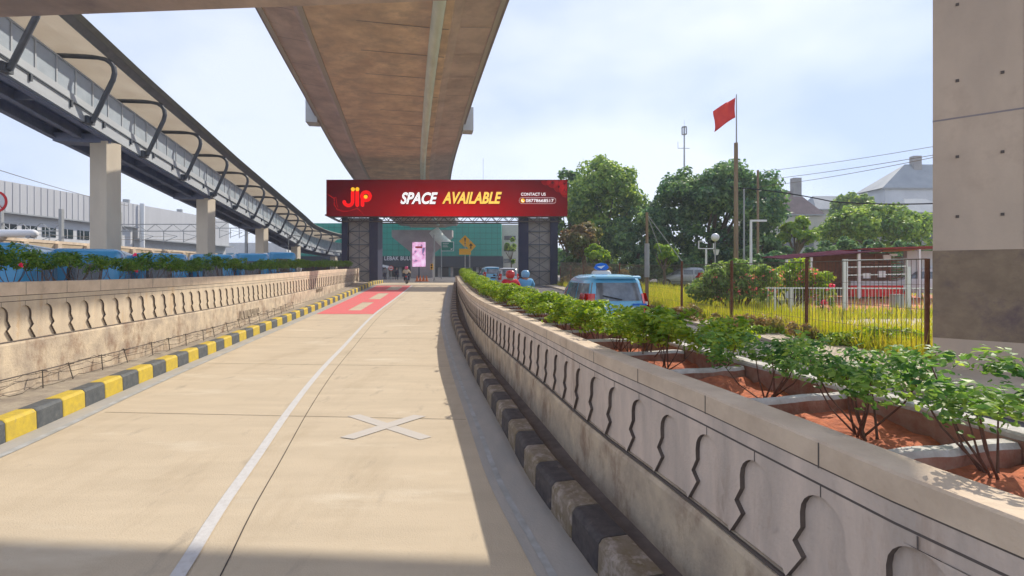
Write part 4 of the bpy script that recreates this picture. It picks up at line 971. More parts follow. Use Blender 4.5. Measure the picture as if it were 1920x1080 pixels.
for k, Y in enumerate((13.2, 17.2, 21.6, 26.5, 32, 38)):
    rz = R(33); cx, cy = WL.X(Y)-3.0, Y; x = cx-1.03*math.cos(rz)-3.5*math.sin(rz); y = cy-1.03*math.sin(rz)+3.5*math.cos(rz)
    if k == 0: bus0 = bus(names[0], (x, y, zleft(Y)+.02), rz+math.pi); bus0.scale = (1, 1, 1.07)
    else: dup(bus0, (x, y, zleft(Y)+.02), rz+math.pi, names[k])

# people on motorcycles
def skinmesh(pts, edges, rad, mt, name, parent, sub=1):
    me = bpy.data.meshes.new(name); me.from_pydata(pts, edges, []); me.materials.append(MATS[mt]); o = bpy.data.objects.new(name, me); C.objects.link(o); o.parent = parent
    sk_ = o.modifiers.new('s', 'SKIN'); me.skin_vertices.update() if False else None
    if not me.skin_vertices:
        bm = bmesh.new(); bm.from_mesh(me); bm.verts.layers.skin.verify(); bm.to_mesh(me); bm.free()
    for i, r_ in enumerate(rad): me.skin_vertices[0].data[i].radius = (r_, r_) if not isinstance(r_, tuple) else r_
    me.skin_vertices[0].data[0].use_root = True
    sb = o.modifiers.new('u', 'SUBSURF'); sb.levels = sub; sb.render_levels = sub; sk_.use_smooth_shade = True
    return o
def rider(nm, label, cat, loc, rz, top, helm, trous='cloth_navy', feet_z=.0, seat=.80, standing=False):
    t = thing(nm, label, cat, loc, rz); S = seat
    if not standing:
        J = {'pel': (0, -.12, S+.10), 'ch': (0, 0, S+.46), 'nk': (0, .03, S+.60), 'hd': (0, .05, S+.74)}
        for s, n_ in ((-1, 'l'), (1, 'r')):
            J[n_+'hip'] = (s*.10, -.08, S+.06); J[n_+'kn'] = (s*.20, .36, S+.0); J[n_+'an'] = (s*.20, .22, .30); J[n_+'to'] = (s*.20, .38, .26)
            J[n_+'sh'] = (s*.19, .01, S+.50); J[n_+'el'] = (s*.30, .24, S+.30); J[n_+'wr'] = (s*.30, .48, S+.26); J[n_+'ha'] = (s*.30, .56, S+.25)
    else:
        J = {'pel': (0, 0, .92), 'ch': (0, 0, 1.28), 'nk': (0, 0, 1.45), 'hd': (0, .02, 1.60)}
        for s, n_ in ((-1, 'l'), (1, 'r')):
            J[n_+'hip'] = (s*.09, 0, .88); J[n_+'kn'] = (s*.10, .05*s, .48); J[n_+'an'] = (s*.10, -.03+.08*s, .08); J[n_+'to'] = (s*.10, .12+.08*s, .04)
            J[n_+'sh'] = (s*.18, 0, 1.38); J[n_+'el'] = (s*.24, .0, 1.10); J[n_+'wr'] = (s*.24, .10, .88); J[n_+'ha'] = (s*.24, .14, .80)
    ks = list(J); ix = {k: i for i, k in enumerate(ks)}
    E = [('pel', 'ch'), ('ch', 'nk'), ('nk', 'hd')]
    for n_ in 'lr': E += [('pel', n_+'hip'), (n_+'hip', n_+'kn'), (n_+'kn', n_+'an'), (n_+'an', n_+'to'), ('ch', n_+'sh'), (n_+'sh', n_+'el'), (n_+'el', n_+'wr'), (n_+'wr', n_+'ha')]
    rd = {'pel': .13, 'ch': .14, 'nk': .055, 'hd': .10, 'hip': .09, 'kn': .06, 'an': .04, 'to': .035, 'sh': .06, 'el': .045, 'wr': .03, 'ha': .035}
    def gr(k): return rd.get(k, rd.get(k[1:], .05))
    skinmesh([J[k] for k in ks], [(ix[a], ix[b]) for a, b in E], [gr(k) for k in ks], 'skin', 'person_body', t)
    def sub(names, ed, mt, nme, g): 
        ii = {k: i for i, k in enumerate(names)}; skinmesh([J[k] for k in names], [(ii[a], ii[b]) for a, b in ed], [gr(k)+g for k in names], mt, nme, t)
    sub(['ch', 'pel', 'lsh', 'lel', 'lwr', 'rsh', 'rel', 'rwr'], [('pel', 'ch'), ('ch', 'lsh'), ('lsh', 'lel'), ('lel', 'lwr'), ('ch', 'rsh'), ('rsh', 'rel'), ('rel', 'rwr')], top, 'jacket', .035)
    sub(['pel', 'lhip', 'lkn', 'lan', 'rhip', 'rkn', 'ran'], [('pel', 'lhip'), ('lhip', 'lkn'), ('lkn', 'lan'), ('pel', 'rhip'), ('rhip', 'rkn'), ('rkn', 'ran')], trous, 'trousers', .025)
    h = Vector(J['hd'])
    if helm:
        m = MB(); m.lathe(h+Vector((0, 0, .0)), [(.09, -.13), (.135, -.09), (.152, 0), (.145, .07), (.11, .125), (.05, .15), (.005, .155)], 18); m.build('helmet', helm, t, smooth=True)
    else:
        m = MB(); m.lathe(h, [(.098, -.02), (.112, .04), (.09, .10), (.02, .128)], 14); m.build('hair', 'black_plastic', t, smooth=True)
    return t
def motorbike(label, loc, rz, col):
    t = thing('motorcycle', label, 'motorcycle', loc, rz)
    for y in (-.62, .62):
        m = MB(); m.lathe((0, y, .29), [(.20, -.04), (.28, -.045), (.29, 0), (.28, .045), (.20, .04)], 20, 'x'); w_ = m.build('wheel', 'rubber', t)
        m = MB(); m.lathe((0, y, .29), [(.04, -.05), (.04, .05)], 8, 'x')
        for k in range(6): m.bar((0, y, .29), (0, y+.2*math.cos(k*math.pi/3), .29+.2*math.sin(k*math.pi/3)), .02)
        m.build('rim', 'rim', w_)
    m = MB(); shell(m, [(-.70, .20, .12, .42), (-.78, .28, .14, .55), (-.80, .10, .13, .66), (-.78, .0, .10, .74)], e=3); m.build('body', col, t, smooth=True)
    m = MB(); shell(m, [(-.70, .02, .12, .735), (-.68, .0, .13, .78), (-.62, -.05, .11, .81)], e=3); m.build('seat', 'black_plastic', t, smooth=True)
    m = MB(); shell(m, [(.30, .42, .18, .35), (.28, .46, .20, .6), (.32, .50, .15, .85), (.36, .50, .10, .98)], e=3); m.build('leg_shield', col, t, smooth=True)
    m = MB(); m.tube([(-.32, .44, 1.06), (-.15, .42, 1.02), (.15, .42, 1.02), (.32, .44, 1.06)], .016, 6); m.tube([(0, .42, 1.0), (0, .62, .29)], .03, 6); m.build('handlebar', 'steel_dark', t)
    m = MB(); m.box((0, -.80, .70), (.16, .05, .08)); m.build('tail_light', 'red_lamp', t)
    return t
def pair(px, Y, gz, top, helm, lr, lb, col, rz=RZ, k=1.0):
    x = XP(px, Y); motorbike(lb, (x, Y, gz), rz, col).scale = (k, k, k); r_ = rider('person', lr, 'person', (x, Y-.25*math.cos(rz), gz), rz, top, helm); r_.scale = (k*1.1, k, k)
pair(957, 20.6, zright(21)+.03, 'cloth_red', 'helmet_red', 'person in a red jacket and red helmet riding beyond the hedge', 'motorcycle under the red-jacketed rider', 'sign_red', k=1.12)
pair(985, 21.8, zright(22)+.03, 'cloth_blue', 'helmet_blue', 'person in a light blue jacket and blue helmet riding beyond the hedge', 'motorcycle under the light blue jacketed rider', 'silver', k=1.12)
pair(763, 49.5, 1.26, 'cloth_beige', 'helmet_pink', 'person in a beige jacket and pink helmet riding over the ramp crest', 'motorcycle under the rider with the pink helmet', 'cloth_navy', rz=.1)
rider('person', 'person in dark clothes standing beside the round red sign', 'person', (XP(744, 66), 66, 1.27), 2.8, 'cloth_navy', None, standing=True)
rider('person', 'person in grey standing left of the round red sign', 'person', (XP(722, 68), 68, 1.27), 3.3, 'cloth_grey', None, standing=True)

# ------------------------------------------------------------------ street furniture beyond the crest
ws = thing('warning_sign', 'pair of yellow diamond warning signs over a yellow plate on twin posts', 'road sign', (XP(876, 62), 62, 1.26))
def sx_(px): return XP(px, 62)-XP(876, 62)
def sz_(py): return ZP(py, 62)-1.26
for px, r_, cy in ((872, 11.5, 452.5), (883, 9.5, 461.5)):
    x, z, h = sx_(px), sz_(cy), r_*62/F; dy = 0 if px == 872 else -.05
    m = MB(); m.prism([(x-h, dy, z), (x, dy, z-h), (x+h, dy, z), (x, dy, z+h)], (0, .03, 0)); p = m.build('plate', 'sign_yellow', ws)
    m = MB()
    if px == 872: m.prism([(x-.10, -.01, z+.42), (x+.10, -.01, z+.42), (x+.05, -.01, z-.12), (x-.05, -.01, z-.12)], (0, .005, 0)); m.box((x, -.008, z-.28), (.13, .008, .13))
    else: m.prism([(x-.22, dy-.01, z+.05), (x, dy-.01, z+.36), (x+.22, dy-.01, z+.05)], (0, .005, 0)); m.box((x, dy-.008, z-.12), (.12, .008, .4)); m.bar((x+.02, dy-.012, z-.05), (x-.2, dy-.012, z-.28), .09, .01)
    m.build('symbol', 'sign_black', p)
m = MB(); m.box(((sx_(861)+sx_(883))/2, -.03, sz_(472)), (sx_(883)-sx_(861), .03, .72)); m.build('plate', 'sign_yellow', ws)
for px in (872, 880.5): m = MB(); m.tube([(sx_(px), .05, 0), (sx_(px), .05, sz_(450))], .07, 8); m.build('post', 'pole_grey', ws)
ts = thing('signal_post', 'slim grey post with a yellow signal box beside the flared pier', 'signal', (XP(814, 61), 61, 1.26))
m = MB(); m.tube([(0, 0, 0), (0, 0, ZP(440, 61)-1.26)], .08, 8); m.build('post', 'pole_grey', ts)
m = MB(); m.box((-.28, 0, ZP(500, 61)-1.26), (.32, .28, .7)); bx = m.build('signal_box', 'sign_yellow', ts)
for dz in (.18, -.12): m = MB(); m.lathe((-.28, -.15, ZP(500, 61)-1.26+dz), [(.11, 0), (.11, .05)], 12, 'y'); m.build('lens', 'sign_black', bx)
gs = thing('direction_sign', 'small green direction sign with white border and arrow beside the flared pier', 'road sign', (XP(839, 76), 76, 1.27))
wz = ZP(462, 76)-1.27; m = MB(); m.box((0, 0, wz), (1.9, .05, 1.42)); m.build('border', 'sign_white', gs); m = MB(); m.box((0, -.03, wz), (1.76, .03, 1.28)); m.build('plate', 'sign_green', gs)
m = MB(); m.bar((.2, -.06, wz-.05), (.6, -.06, wz-.4), .08, .01); m.prism([(.45, -.06, wz-.5), (.72, -.06, wz-.5), (.72, -.06, wz-.22)], (0, .008, 0))
for k, w_ in ((0, .9), (1, .7), (2, .8)): m.box((-.25+(w_-.9)/2, -.05, wz+.42-k*.24), (w_, .01, .07))
m.build('arrow', 'sign_white', gs); m = MB(); m.tube([(-.9, .05, 0), (-.9, .05, wz+.7)], .07, 8); m.build('post', 'pole_grey', gs)
sc = thing('advertising_screen', 'upright pink and white lit advertising screen in front of the flared pier', 'screen', (XP(785.5, 90), 90, 1.27))
m = bpy.data.materials.new('screen'); m.use_nodes = True; b = m.node_tree.nodes['Principled BSDF']; tcn = N(m.node_tree, 'ShaderNodeTexCoord'); nn = N(m.node_tree, 'ShaderNodeTexNoise'); nn.inputs['Scale'].default_value = .9; nn.inputs['Detail'].default_value = 3
rp = N(m.node_tree, 'ShaderNodeValToRGB'); cr_ = rp.color_ramp; cr_.elements[0].position = .38; cr_.elements[0].color = (.10, .08, .2, 1); cr_.elements[1].position = .62; cr_.elements[1].color = (.8, .55, .75, 1); e = cr_.elements.new(.46); e.color = (.65, .3, .5, 1)
lk = m.node_tree.links.new; lk(tcn.outputs['Object'], nn.inputs[0]); lk(nn.outputs[0], rp.inputs[0]); lk(rp.outputs[0], b.inputs['Base Color']); lk(rp.outputs[0], b.inputs['Emission Color']); b.inputs['Emission Strength'].default_value = .6; MATS['screen'] = m
zt, zb = ZP(454, 90)-1.27, ZP(500, 90)-1.27
m = MB(); m.box((0, 0, (zt+zb)/2), (2.3, .2, zt-zb)); m.build('panel', 'screen', sc); m = MB(); m.box((0, -.12, zt-.9), (1.2, .03, .35)); m.build('headline', 'sign_red', sc)
m = MB(); m.box((0, .15, (zt+.0)/2), (.3, .2, zt)); m.build('stand', 'steel_dark', sc)
cn = None
for k, px in enumerate((782, 788, 794, 800)):
    lb = ['leftmost of four orange cones at the foot of the flared pier', 'second of four orange cones at the foot of the flared pier', 'third of four orange cones at the foot of the flared pier', 'rightmost of four orange cones at the foot of the flared pier'][k]
    if not cn:
        cn = thing('traffic_cone', lb, 'traffic cone', (XP(px, 60), 60, 1.27), 0, 'orange cones on the crest')
        m = MB(); m.lathe((0, 0, .05), [(.17, 0), (.03, .65)], 12); co = m.build('cone', 'orange', cn); m = MB(); m.box((0, 0, .03), (.42, .42, .05)); m.build('base', 'orange', cn); m = MB(); m.lathe((0, 0, .3), [(.112, 0), (.082, .14)], 12); m.build('band', 'sign_white', co)
    else: dup(cn, (XP(px, 60), 60, 1.27), .3*k, lb)
def disc_sign(nm, label, px, py, Y, r_, gz, par=False):
    t = thing(nm, label, 'road sign', (XP(px, Y), Y, gz)); z = ZP(py, Y)-gz
    m = MB(); m.lathe((0, 0, z), [(r_, 0), (r_, .03)], 28, 'y'); pl_ = m.build('plate', 'sign_red', t); m = MB(); m.lathe((0, -.01, z), [(r_*.80, 0), (r_*.80, .01)], 28, 'y'); m.build('face', 'sign_white', pl_)
    if par:
        m = MB(); text_on(m, 'P', (-r_*.42, -.014, z-r_*.45), (1, 0, 0), (0, 0, 1), r_*1.35, offset=.02); m.build('letter', 'sign_black', pl_, fix=False)
        m = MB(); d = r_*.62; m.bar((-d, -.02, z+d), (d, -.02, z-d), r_*.14, .008); m.build('slash', 'sign_red', pl_)
    else: m = MB(); m.box((0, -.016, z), (r_*1.2, .01, r_*.35)); m.build('bar', 'sign_red', pl_)
    m = MB(); m.tube([(0, .05, 0), (0, .05, z+r_*.8)], .04, 8); m.build('post', 'pole_grey', t); return t
disc_sign('no_parking_sign', 'round red-rimmed no parking sign cut by the left edge of the photo', -7, 378, 21, .44, .3, True)
disc_sign('no_entry_sign', 'small round red sign on a post beyond the crest', 733, 503, 60, .30, 1.27)
tn = thing('awning_tent', 'small white awning beyond the left gantry leg', 'awning', (XP(719, 72), 72, 1.27))
m = MB(); m.grid([[(-.9, 0, 2.1), (0, 0, 2.1), (.9, 0, 1.9)], [(-.9, -1.2, 1.8), (0, -1.2, 1.8), (.9, -1.2, 1.6)]]); m.build('canopy', 'white_plastic', tn)
for x in (-.85, .85): m = MB(); m.tube([(x, -1.1, 0), (x, -1.1, 1.8 if x < 0 else 1.62)], .03, 6); m.build('post', 'pole_grey', tn)

# ------------------------------------------------------------------ poles, flag, masts
fp = thing('flagpole', 'tall flagpole rising over the domed tree with a wooden lower mast', 'flagpole', (XP(1380, 36), 36, .95))
m = MB(); m.tube([(0, 0, 0), (0, 0, ZP(268, 36)-.95)], [.17, .13], 10); m.build('lower_mast', 'pole_wood', fp); m = MB(); m.tube([(.03, 0, ZP(275, 36)-.95), (.03, 0, ZP(177, 36)-.95)], [.055, .035], 8); m.build('upper_mast', 'pole_grey', fp)
m = MB(); rows = []
fz0, fz1 = ZP(183, 36), ZP(220, 36)
for i in range(15):
    u = i/14; x = XP(1379, 36)-u*XP(1379-0, 36)*0-u*1.42; dz = -.62*u-.25*u*u; y = 36+.22*math.sin(u*7)+.12*u
    rows.append([(x+.05*math.sin(v*5+u*4)*u, y+.12*math.sin(v*3+u*9), lerp(fz0, fz1, v)+dz+(-.12*u if v > .5 else 0)) for v in np.linspace(0, 1, 9)])
m.grid(rows); fo = m.build('flag', 'flag_red', None, smooth=True); so_ = fo.modifiers.new('t', 'SOLIDIFY'); so_.thickness = .012; tag(fo, 'red flag hanging in a slant from the top of the flagpole', 'flag')
def pole(nm, label, px, pt, Y, r_, mt, gz=1.0, extra=None):
    t = thing(nm, label, 'pole', (XP(px, Y), Y, gz)); m = MB(); z = ZP(pt, Y)-gz; m.tube([(0, 0, 0), (0, 0, z)], [r_, r_*.75], 8); m.build('shaft', mt, t)
    if extra: extra(t, z)
    return t
def guy(t, z):
    for dx in (.85, 1.9): m = MB(); m.tube([(0, 0, z-.1), (dx, .6, z-1.5-dx*.45)], .018, 5); m.build('guy_wire', 'pole_grey', t)
    m = MB(); m.tube([(.0, -.0, 1.5), (.0, -.0, 3.1)], .12, 8); m.build('sleeve', 'pole_grey', t)
pole('utility_pole', 'dark utility pole with slanting guy wires standing right behind the taxi', 1213, 398, 24.3, .085, 'pole_wood', .7, guy)
def arm(t, z): m = MB(); m.bar((0, 0, z-.06), (.98, 0, z-.06), .10, .12); m.build('arm', 'pole_white', t)
pole('lamp_pole', 'white square pole with a short arm pointing right in front of the domed tree', 1408, 412, 32, .10, 'pole_white', .95, arm)
pole('utility_pole', 'brown pole whose top shows over the right shoulder of the domed tree', 1421, 319, 42, .12, 'pole_wood')
pole('utility_pole', 'thin grey pole against the domed tree just right of the flagpole', 1395, 352, 44, .09, 'pole_grey')
pole('lamp_pole', 'white pole standing between the first and second walkway columns', 374, 385, 50, .12, 'pole_white', 1.0)
def arm2(t, z): m = MB(); m.tube([(0, 0, z-.1), (.7, 0, z+.1), (1.3, 0, z)], .04, 6); m.build('arm', 'pole_grey', t); m = MB(); m.box((1.5, 0, z-.02), (.5, .2, .08)); m.build('lamp_head', 'pole_grey', t)
pole('lamp_pole', 'slim grey street lamp between the third and fourth walkway columns', 541, 443, 62, .07, 'pole_grey', 1.1, arm2)
pole('antenna', 'hair-thin mast sticking up above the billboard beside the flyover', 906, 297, 120, .05, 'pole_grey', 1.1)
gl = thing('globe_lamp', 'white globe lamp on a short post before the domed tree', 'lamp', (XP(1341, 37), 37, 1.0))
m = MB(); z = ZP(445, 37)-1; m.lathe((0, 0, z), [(.29*math.sin(a), -.29*math.cos(a)) for a in np.linspace(.05, math.pi-.05, 12)], 18); m.build('globe', 'white_plastic', gl, smooth=True); m = MB(); m.tube([(0, 0, 0), (0, 0, z-.27)], .05, 8); m.build('post', 'pole_grey', gl)
bh = thing('basketball_hoop', 'white framed basketball hoop on a post beside the globe lamp', 'basketball hoop', (XP(1324, 38), 38, 1.0))
m = MB(); zc = ZP(459, 38)-1; 
for a, b in (((-.55, 0, zc-.28), (.55, 0, zc-.28)), ((-.55, 0, zc+.28), (-.2, 0, zc+.28)), ((-.55, 0, zc-.28), (-.55, 0, zc+.28)), ((.55, 0, zc-.28), (.55, 0, zc+.1))): m.bar(a, b, .07)
m.build('backboard_frame', 'pole_white', bh); m = MB(); m.tube([(0, 0, 0), (0, 0, zc-.28)], .08, 8); m.build('post', 'pole_white', bh)
m = MB(); m.lathe((.75, 0, zc-.75), [(.12, 0), (.22, .4), (.23, .4), (.13, 0)], 12); m.build('net', 'pole_white', bh)
am = thing('antenna_mast', 'distant grey radio mast with a caged top and crossarm above the domed tree', 'mast', (XP(1283, 125), 125, 1.1))
m = MB(); zt = ZP(225, 125)-1.1; z1 = ZP(305, 125)-1.1; m.tube([(0, 0, 0), (0, 0, ZP(240, 125)-1.1)], [.35, .16], 6); m.tube([(0, 0, ZP(240, 125)-1.1), (0, 0, zt)], .04, 5); m.build('shaft', 'pole_grey', am)
m = MB()
for k in range(6):
    a = k*math.pi/3; m.bar((.6*math.cos(a), .6*math.sin(a), ZP(252, 125)-1.1), (.6*math.cos(a), .6*math.sin(a), ZP(238, 125)-1.1), .14)
for z in (ZP(252, 125)-1.1, ZP(238, 125)-1.1): m.lathe((0, 0, z), [(.62, -.06), (.62, .06)], 10)
m.build('antenna_cage', 'pole_grey', am); m = MB(); m.bar((-1.6, 0, ZP(278, 125)-1.1), (1.3, 0, ZP(278, 125)-1.1), .12); m.bar((-1.55, 0, ZP(278, 125)-1.1), (-1.55, 0, ZP(266, 125)-1.1), .08); m.build('crossarm', 'pole_grey', am)
# cables on the right
wires('power_cable', 'thin cable running from the brown pole up to the pier, highest of the cables', 'cable', [(P(1423, 322, 42), P(1760, 273, 26), .1)], .014, 'wire_grey')
wires('power_cable', 'pair of thin cables just below the highest one running to the pier', 'cable', [(P(1423, 338, 42), P(1760, 289, 26), .1), (P(1423, 350, 42), P(1760, 293, 25), .15)], .016, 'wire_grey')
wires('power_cable', 'thick black sagging cable crossing before the brown house roof', 'cable', [(P(1382, 352, 36), P(1560, 378, 33), -.12), (P(1560, 378, 33), P(1765, 381, 29), .1)], .036, 'wire_black')

# ------------------------------------------------------------------ houses, kiosk, railing, low wall
def house(nm, label, pl_, pr_, py_e, py_r, Y, rm, wm, ridge=(.3, .7), chim=None):
    t = thing(nm, label, 'house', (XP((pl_+pr_)/2, Y), Y, 1.0)); hw = (XP(pr_, Y)-XP(pl_, Y))/2; ze, zr = ZP(py_e, Y)-1, ZP(py_r, Y)-1
    m = MB(); m.box((0, 4, ze/2), (hw*1.86, 7.4, ze)); m.build('wall', wm, t)
    a, b = -hw+2*hw*ridge[0], -hw+2*hw*ridge[1]; m = MB()
    m.v = [(-hw, 0, ze), (hw, 0, ze), (hw, 8, ze), (-hw, 8, ze), (a, 4, zr), (b, 4, zr)]; m.f = [(0, 1, 5, 4), (1, 2, 5), (2, 3, 4, 5), (3, 0, 4), (0, 3, 2, 1)]; m.m = [0]*5; r_ = m.build('roof', rm, t)
    m = MB(); m.box((0, -.02, ze-.08), (2*hw+.06, .12, .22)); m.build('eave_board', 'pole_grey', r_)
    if chim: m = MB(); cx = XP(chim[0], Y)-XP((pl_+pr_)/2, Y); m.box((cx, 3.6, (zr+ZP(chim[1], Y)-1)/2), (1.5, 1.2, abs(zr-(ZP(chim[1], Y)-1))+3)); m.build('chimney', 'concrete_grey', r_)
    for k in range(3): m = MB(); m.box((-hw*.55+k*hw*.55, .28, ze*.6), (hw*.28, .1, ze*.22)); m.build('window', 'glass_dark', t)
house('house', 'house with a brown hipped roof and square chimney beyond the domed tree', 1415, 1548, 402, 352, 92, 'house_roof', 'cream', (.25, .75), (1513, 343))
house('house', 'house with a long pale grey roof behind the sparse tree top', 1530, 1690, 392, 362, 100, 'house_roof_grey', 'cream', (.1, .8))
house('house', 'large house with a steep grey roof just left of the bridge pier', 1655, 1860, 352, 300, 96, 'house_roof_grey', 'white_wall', (.35, .7), (1745, 306))
house('house', 'house with a dark blue-grey lower roof behind the rain tree by the pier', 1700, 1800, 398, 366, 84, 'house_roof_grey', 'concrete_grey', (.3, .7))
kk = thing('kiosk', 'open food kiosk with a red roof, slatted timber wall and maroon awning', 'kiosk', (XP(1600, 31), 31, .95))
def kx(px): return XP(px, 31)-XP(1600, 31)
def kz(py): return ZP(py, 31)-.95
m = MB(); m.prism([(kx(1588), -1.3, kz(470)), (kx(1775), -1.3, kz(463)), (kx(1775), -1.3, kz(461)), (kx(1588), -1.3, kz(467.5))], (0, .1, 0))
m.v += [(kx(1588), -1.3, kz(468)), (kx(1775), -1.3, kz(462)), (kx(1775), 4, kz(462)-.1), (kx(1588), 4, kz(468)-.1)]; n = len(m.v); m.f.append((n-4, n-3, n-2, n-1)); m.m.append(0); rf = m.build('roof', 'roof_red', kk); rf.modifiers.new('t', 'SOLIDIFY').thickness = .06
m = MB(); m.v = [(kx(1432), -2.2, kz(488)), (kx(1606), -2.2, kz(474)), (kx(1606), 1.5, kz(468)), (kx(1450), 1.5, kz(482))]; m.f = [(0, 1, 2, 3)]; m.m = [0]; aw = m.build('awning', 'roof_maroon', kk); aw.modifiers.new('t', 'SOLIDIFY').thickness = .05
m = MB(); m.box2(kx(1520), kx(1694), 1.0, 1.15, 0, kz(474)); m.build('wall', 'timber', kk)
m = MB()
for k in range(9): m.box2(kx(1590), kx(1692), -.04, .02, kz(526-k*5.2), kz(526-k*5.2)+.05)
for px in (1612, 1640, 1668): m.box2(kx(px), kx(px)+.06, -.02, .04, .2, kz(476))
m.build('slats', 'timber', kk)
m = MB(); m.box2(kx(1590), kx(1694), -.25, .3, kz(535), kz(527)); m.build('counter', 'white_wall', kk); m = MB(); m.box2(kx(1590), kx(1694), -.22, .2, 0, kz(535)-.003); m.build('counter_front', 'sign_red', kk)
for px, z0_, z1_ in ((1660, 478, 486), (1672, 476, 480), (1650, 508, 520), (1622, 512, 522)): m = MB(); m.box2(kx(px-6), kx(px+8), -.12, -.05, kz(z1_), kz(z0_)); m.build('notice', 'sign_white', kk)
m = MB(); m.box2(kx(1694), kx(1775), -.3, 0, kz(516), kz(471)); m.build('side_wall', 'white_wall', kk)
for px, y_, tp in ((1483, -2.1, 484), (1566, -2.1, 478), (1586, -1.2, 471), (1694, -1.2, 469), (1440, -2.1, 488)): m = MB(); m.box2(kx(px)-.06, kx(px)+.06, y_-.05, y_+.05, 0, kz(tp)); m.build('post', 'pole_white', kk)
rl = thing('railing', 'white metal railing with square posts in front of the orange earth court', 'railing', (0, 21, .8))
def rx_(px): return XP(px, 21)
m = MB(); m.bar((rx_(1436), 0, ZP(540, 21)-.8), (rx_(1775), 0, ZP(541, 21)-.8), .05); m.bar((rx_(1436), 0, ZP(585, 21)-.8), (rx_(1775), 0, ZP(588, 21)-.8), .035); m.build('rail', 'pole_white', rl)
m = MB()
for px in np.arange(1440, 1770, 6.5): m.bar((rx_(px), 0, ZP(588, 21)-.8), (rx_(px), 0, ZP(541, 21)-.8), .012)
m.build('bars', 'pole_white', rl)
for px, tp, w_ in ((1453, 541, .06), (1484, 541, .11), (1583, 486, .10), (1703, 500, .14), (1768, 541, .06)): m = MB(); m.box((rx_(px), .01, (ZP(tp, 21)-.8)/2-.1), (w_, w_, ZP(tp, 21)-.8+.2)); m.build('post', 'pole_white', rl)
gt = thing('trellis', 'white pipe trellis of horizontal bars in front of the kiosk', 'trellis', (0, 23.5, .85))
for py in (488, 501, 516): m = MB(); m.bar((XP(1588, 23.5), 0, ZP(py, 23.5)-.85), (XP(1700, 23.5), 0, ZP(py-2, 23.5)-.85), .045); m.build('bar', 'pole_white', gt)
for px in (1588, 1700): m = MB(); m.bar((XP(px, 23.5), 0, -.05), (XP(px, 23.5), 0, ZP(486, 23.5)-.85), .06); m.build('post', 'pole_white', gt)
m = MB(); rows = []
for i in range(15):
    Y = lerp(22.3, 34, i/14); rows.append([(max(XP(1518, Y), 12.2)+.15*math.sin(i*2.1), Y, zright(Y)+.075), (XP(1960, Y), Y, zright(Y)+.075)])
m.grid(rows); tag(m.build('earth_court', 'court'), kind='structure')
mb_ = thing('meter_box', 'small grey box on a post on the orange earth court', 'box', (XP(1682, 22.8), 22.8, .7))
m = MB(); m.box((0, 0, .45), (.42, .3, .55)); m.build('housing', 'pole_grey', mb_); m = MB(); m.box((0, 0, .1), (.12, .12, .25)); m.build('post', 'pole_grey', mb_); m = MB(); m.box((0, 0, .74), (.48, .36, .04)); m.build('lid', 'concrete_grey', mb_)
m = MB(); rows = []
for i in range(13): u = i/12; rows.append([(lerp(9.6, 16, u), 14.8+2.2*u+.3*math.sin(i*1.7), .665), (lerp(9.9, 17, u), 18.6+1.6*u+.3*math.sin(i*2.3), .70)])
m.grid(rows); 
for i, v in enumerate(m.v): m.v[i] = (v[0], v[1], zright(v[1])+.062)
tag(m.build('path', 'path_pale'), kind='structure')

# ------------------------------------------------------------------ mesh fence along the side street
fc = thing('mesh_fence', 'long rusty wire mesh fence with thin brown posts along the grass', 'fence')
fY = [10.3, 13.8, 17.5, 21.3, 25.2, 29.2, 33.2, 37.2, 41.2, 45.2]
for k, Y in enumerate(fY):
    gz = zright(Y)+.1; tp = ZP(485 if Y < 12 else 486+ (Y-12)*.4, Y); tp = min(tp, gz+2.35); m = MB(); m.tube([(FX(Y), Y, gz-.1), (FX(Y)+.01, Y, tp)], .045, 6); m.build('post', 'rust', fc)
for a, b in zip(fY[:-1], fY[1:]):
    m = MB(); n = int((b-a)/.115); near = a < 22
    for i in range(1, n):
        Y = lerp(a, b, i/n); gz = zright(Y)+.12; m.bar((FX(Y), Y, gz), (FX(Y), Y, gz+2.02), .0075 if near else .013)
    for dz in ((.05, .5, 1.0, 1.5, 2.02) if near else (.05, .7, 1.4, 2.02)): m.bar((FX(a), a, zright(a)+.12+dz), (FX(b), b, zright(b)+.12+dz), .007 if dz < 2 else .022)
    m.build('mesh_panel', 'wire_grey', fc)

# ------------------------------------------------------------------ hedges
def shrub_parts(seed, n, lsize, lm, h=.72, rx=.42, nl=9, low=.40):
    rnd = np.random.RandomState(seed); lobes = []
    for k in range(nl):
        a = rnd.uniform(0, 6.28); r_ = rx*rnd.uniform(.15, .85); lobes.append((r_*math.cos(a), r_*math.sin(a), h*rnd.uniform(low+.1, .92), rnd.uniform(.10, .19)))
    lf = leafobj('foliage', crown_pts(lobes, n, rnd, shell=.25), lsize, seed, lm, None, asp=.48, link=False)
    m = MB()
    for x, y, z, r_ in lobes[::2]:
        b = Vector((rnd.normal(0, .03), rnd.normal(0, .03), -.05)); e = Vector((x, y, z)); m.tube([b, b.lerp(e, .45)+Vector((x*.15, y*.15, .0)), e], [.009, .006, .003], 5)
    st_ = bpy.data.objects.new('stem', m.mesh('stem', 'stem')); return lf, st_
def shrub(tmpl, loc, rz, sc_, label, group, nm='hedge_shrub'):
    t = thing(nm, label, 'shrub', loc, rz, group); t.scale = sc_
    for o in tmpl: c = o.copy(); C.objects.link(c); c.parent = t
    return t
NEAR = [shrub_parts(50+k, 1350, .028, 'leaf_near', h=.88, rx=.54, nl=17, low=.34) for k in range(3)]
DENSE = [shrub_parts(60+k, 850, .040, 'leaf_hedge', h=.95, rx=.44, nl=14, low=.30) for k in range(4)]
LEFT = [shrub_parts(70+k, 620, .034, 'leaf_left', h=.80, rx=.46, nl=12, low=.42) for k in range(4)]
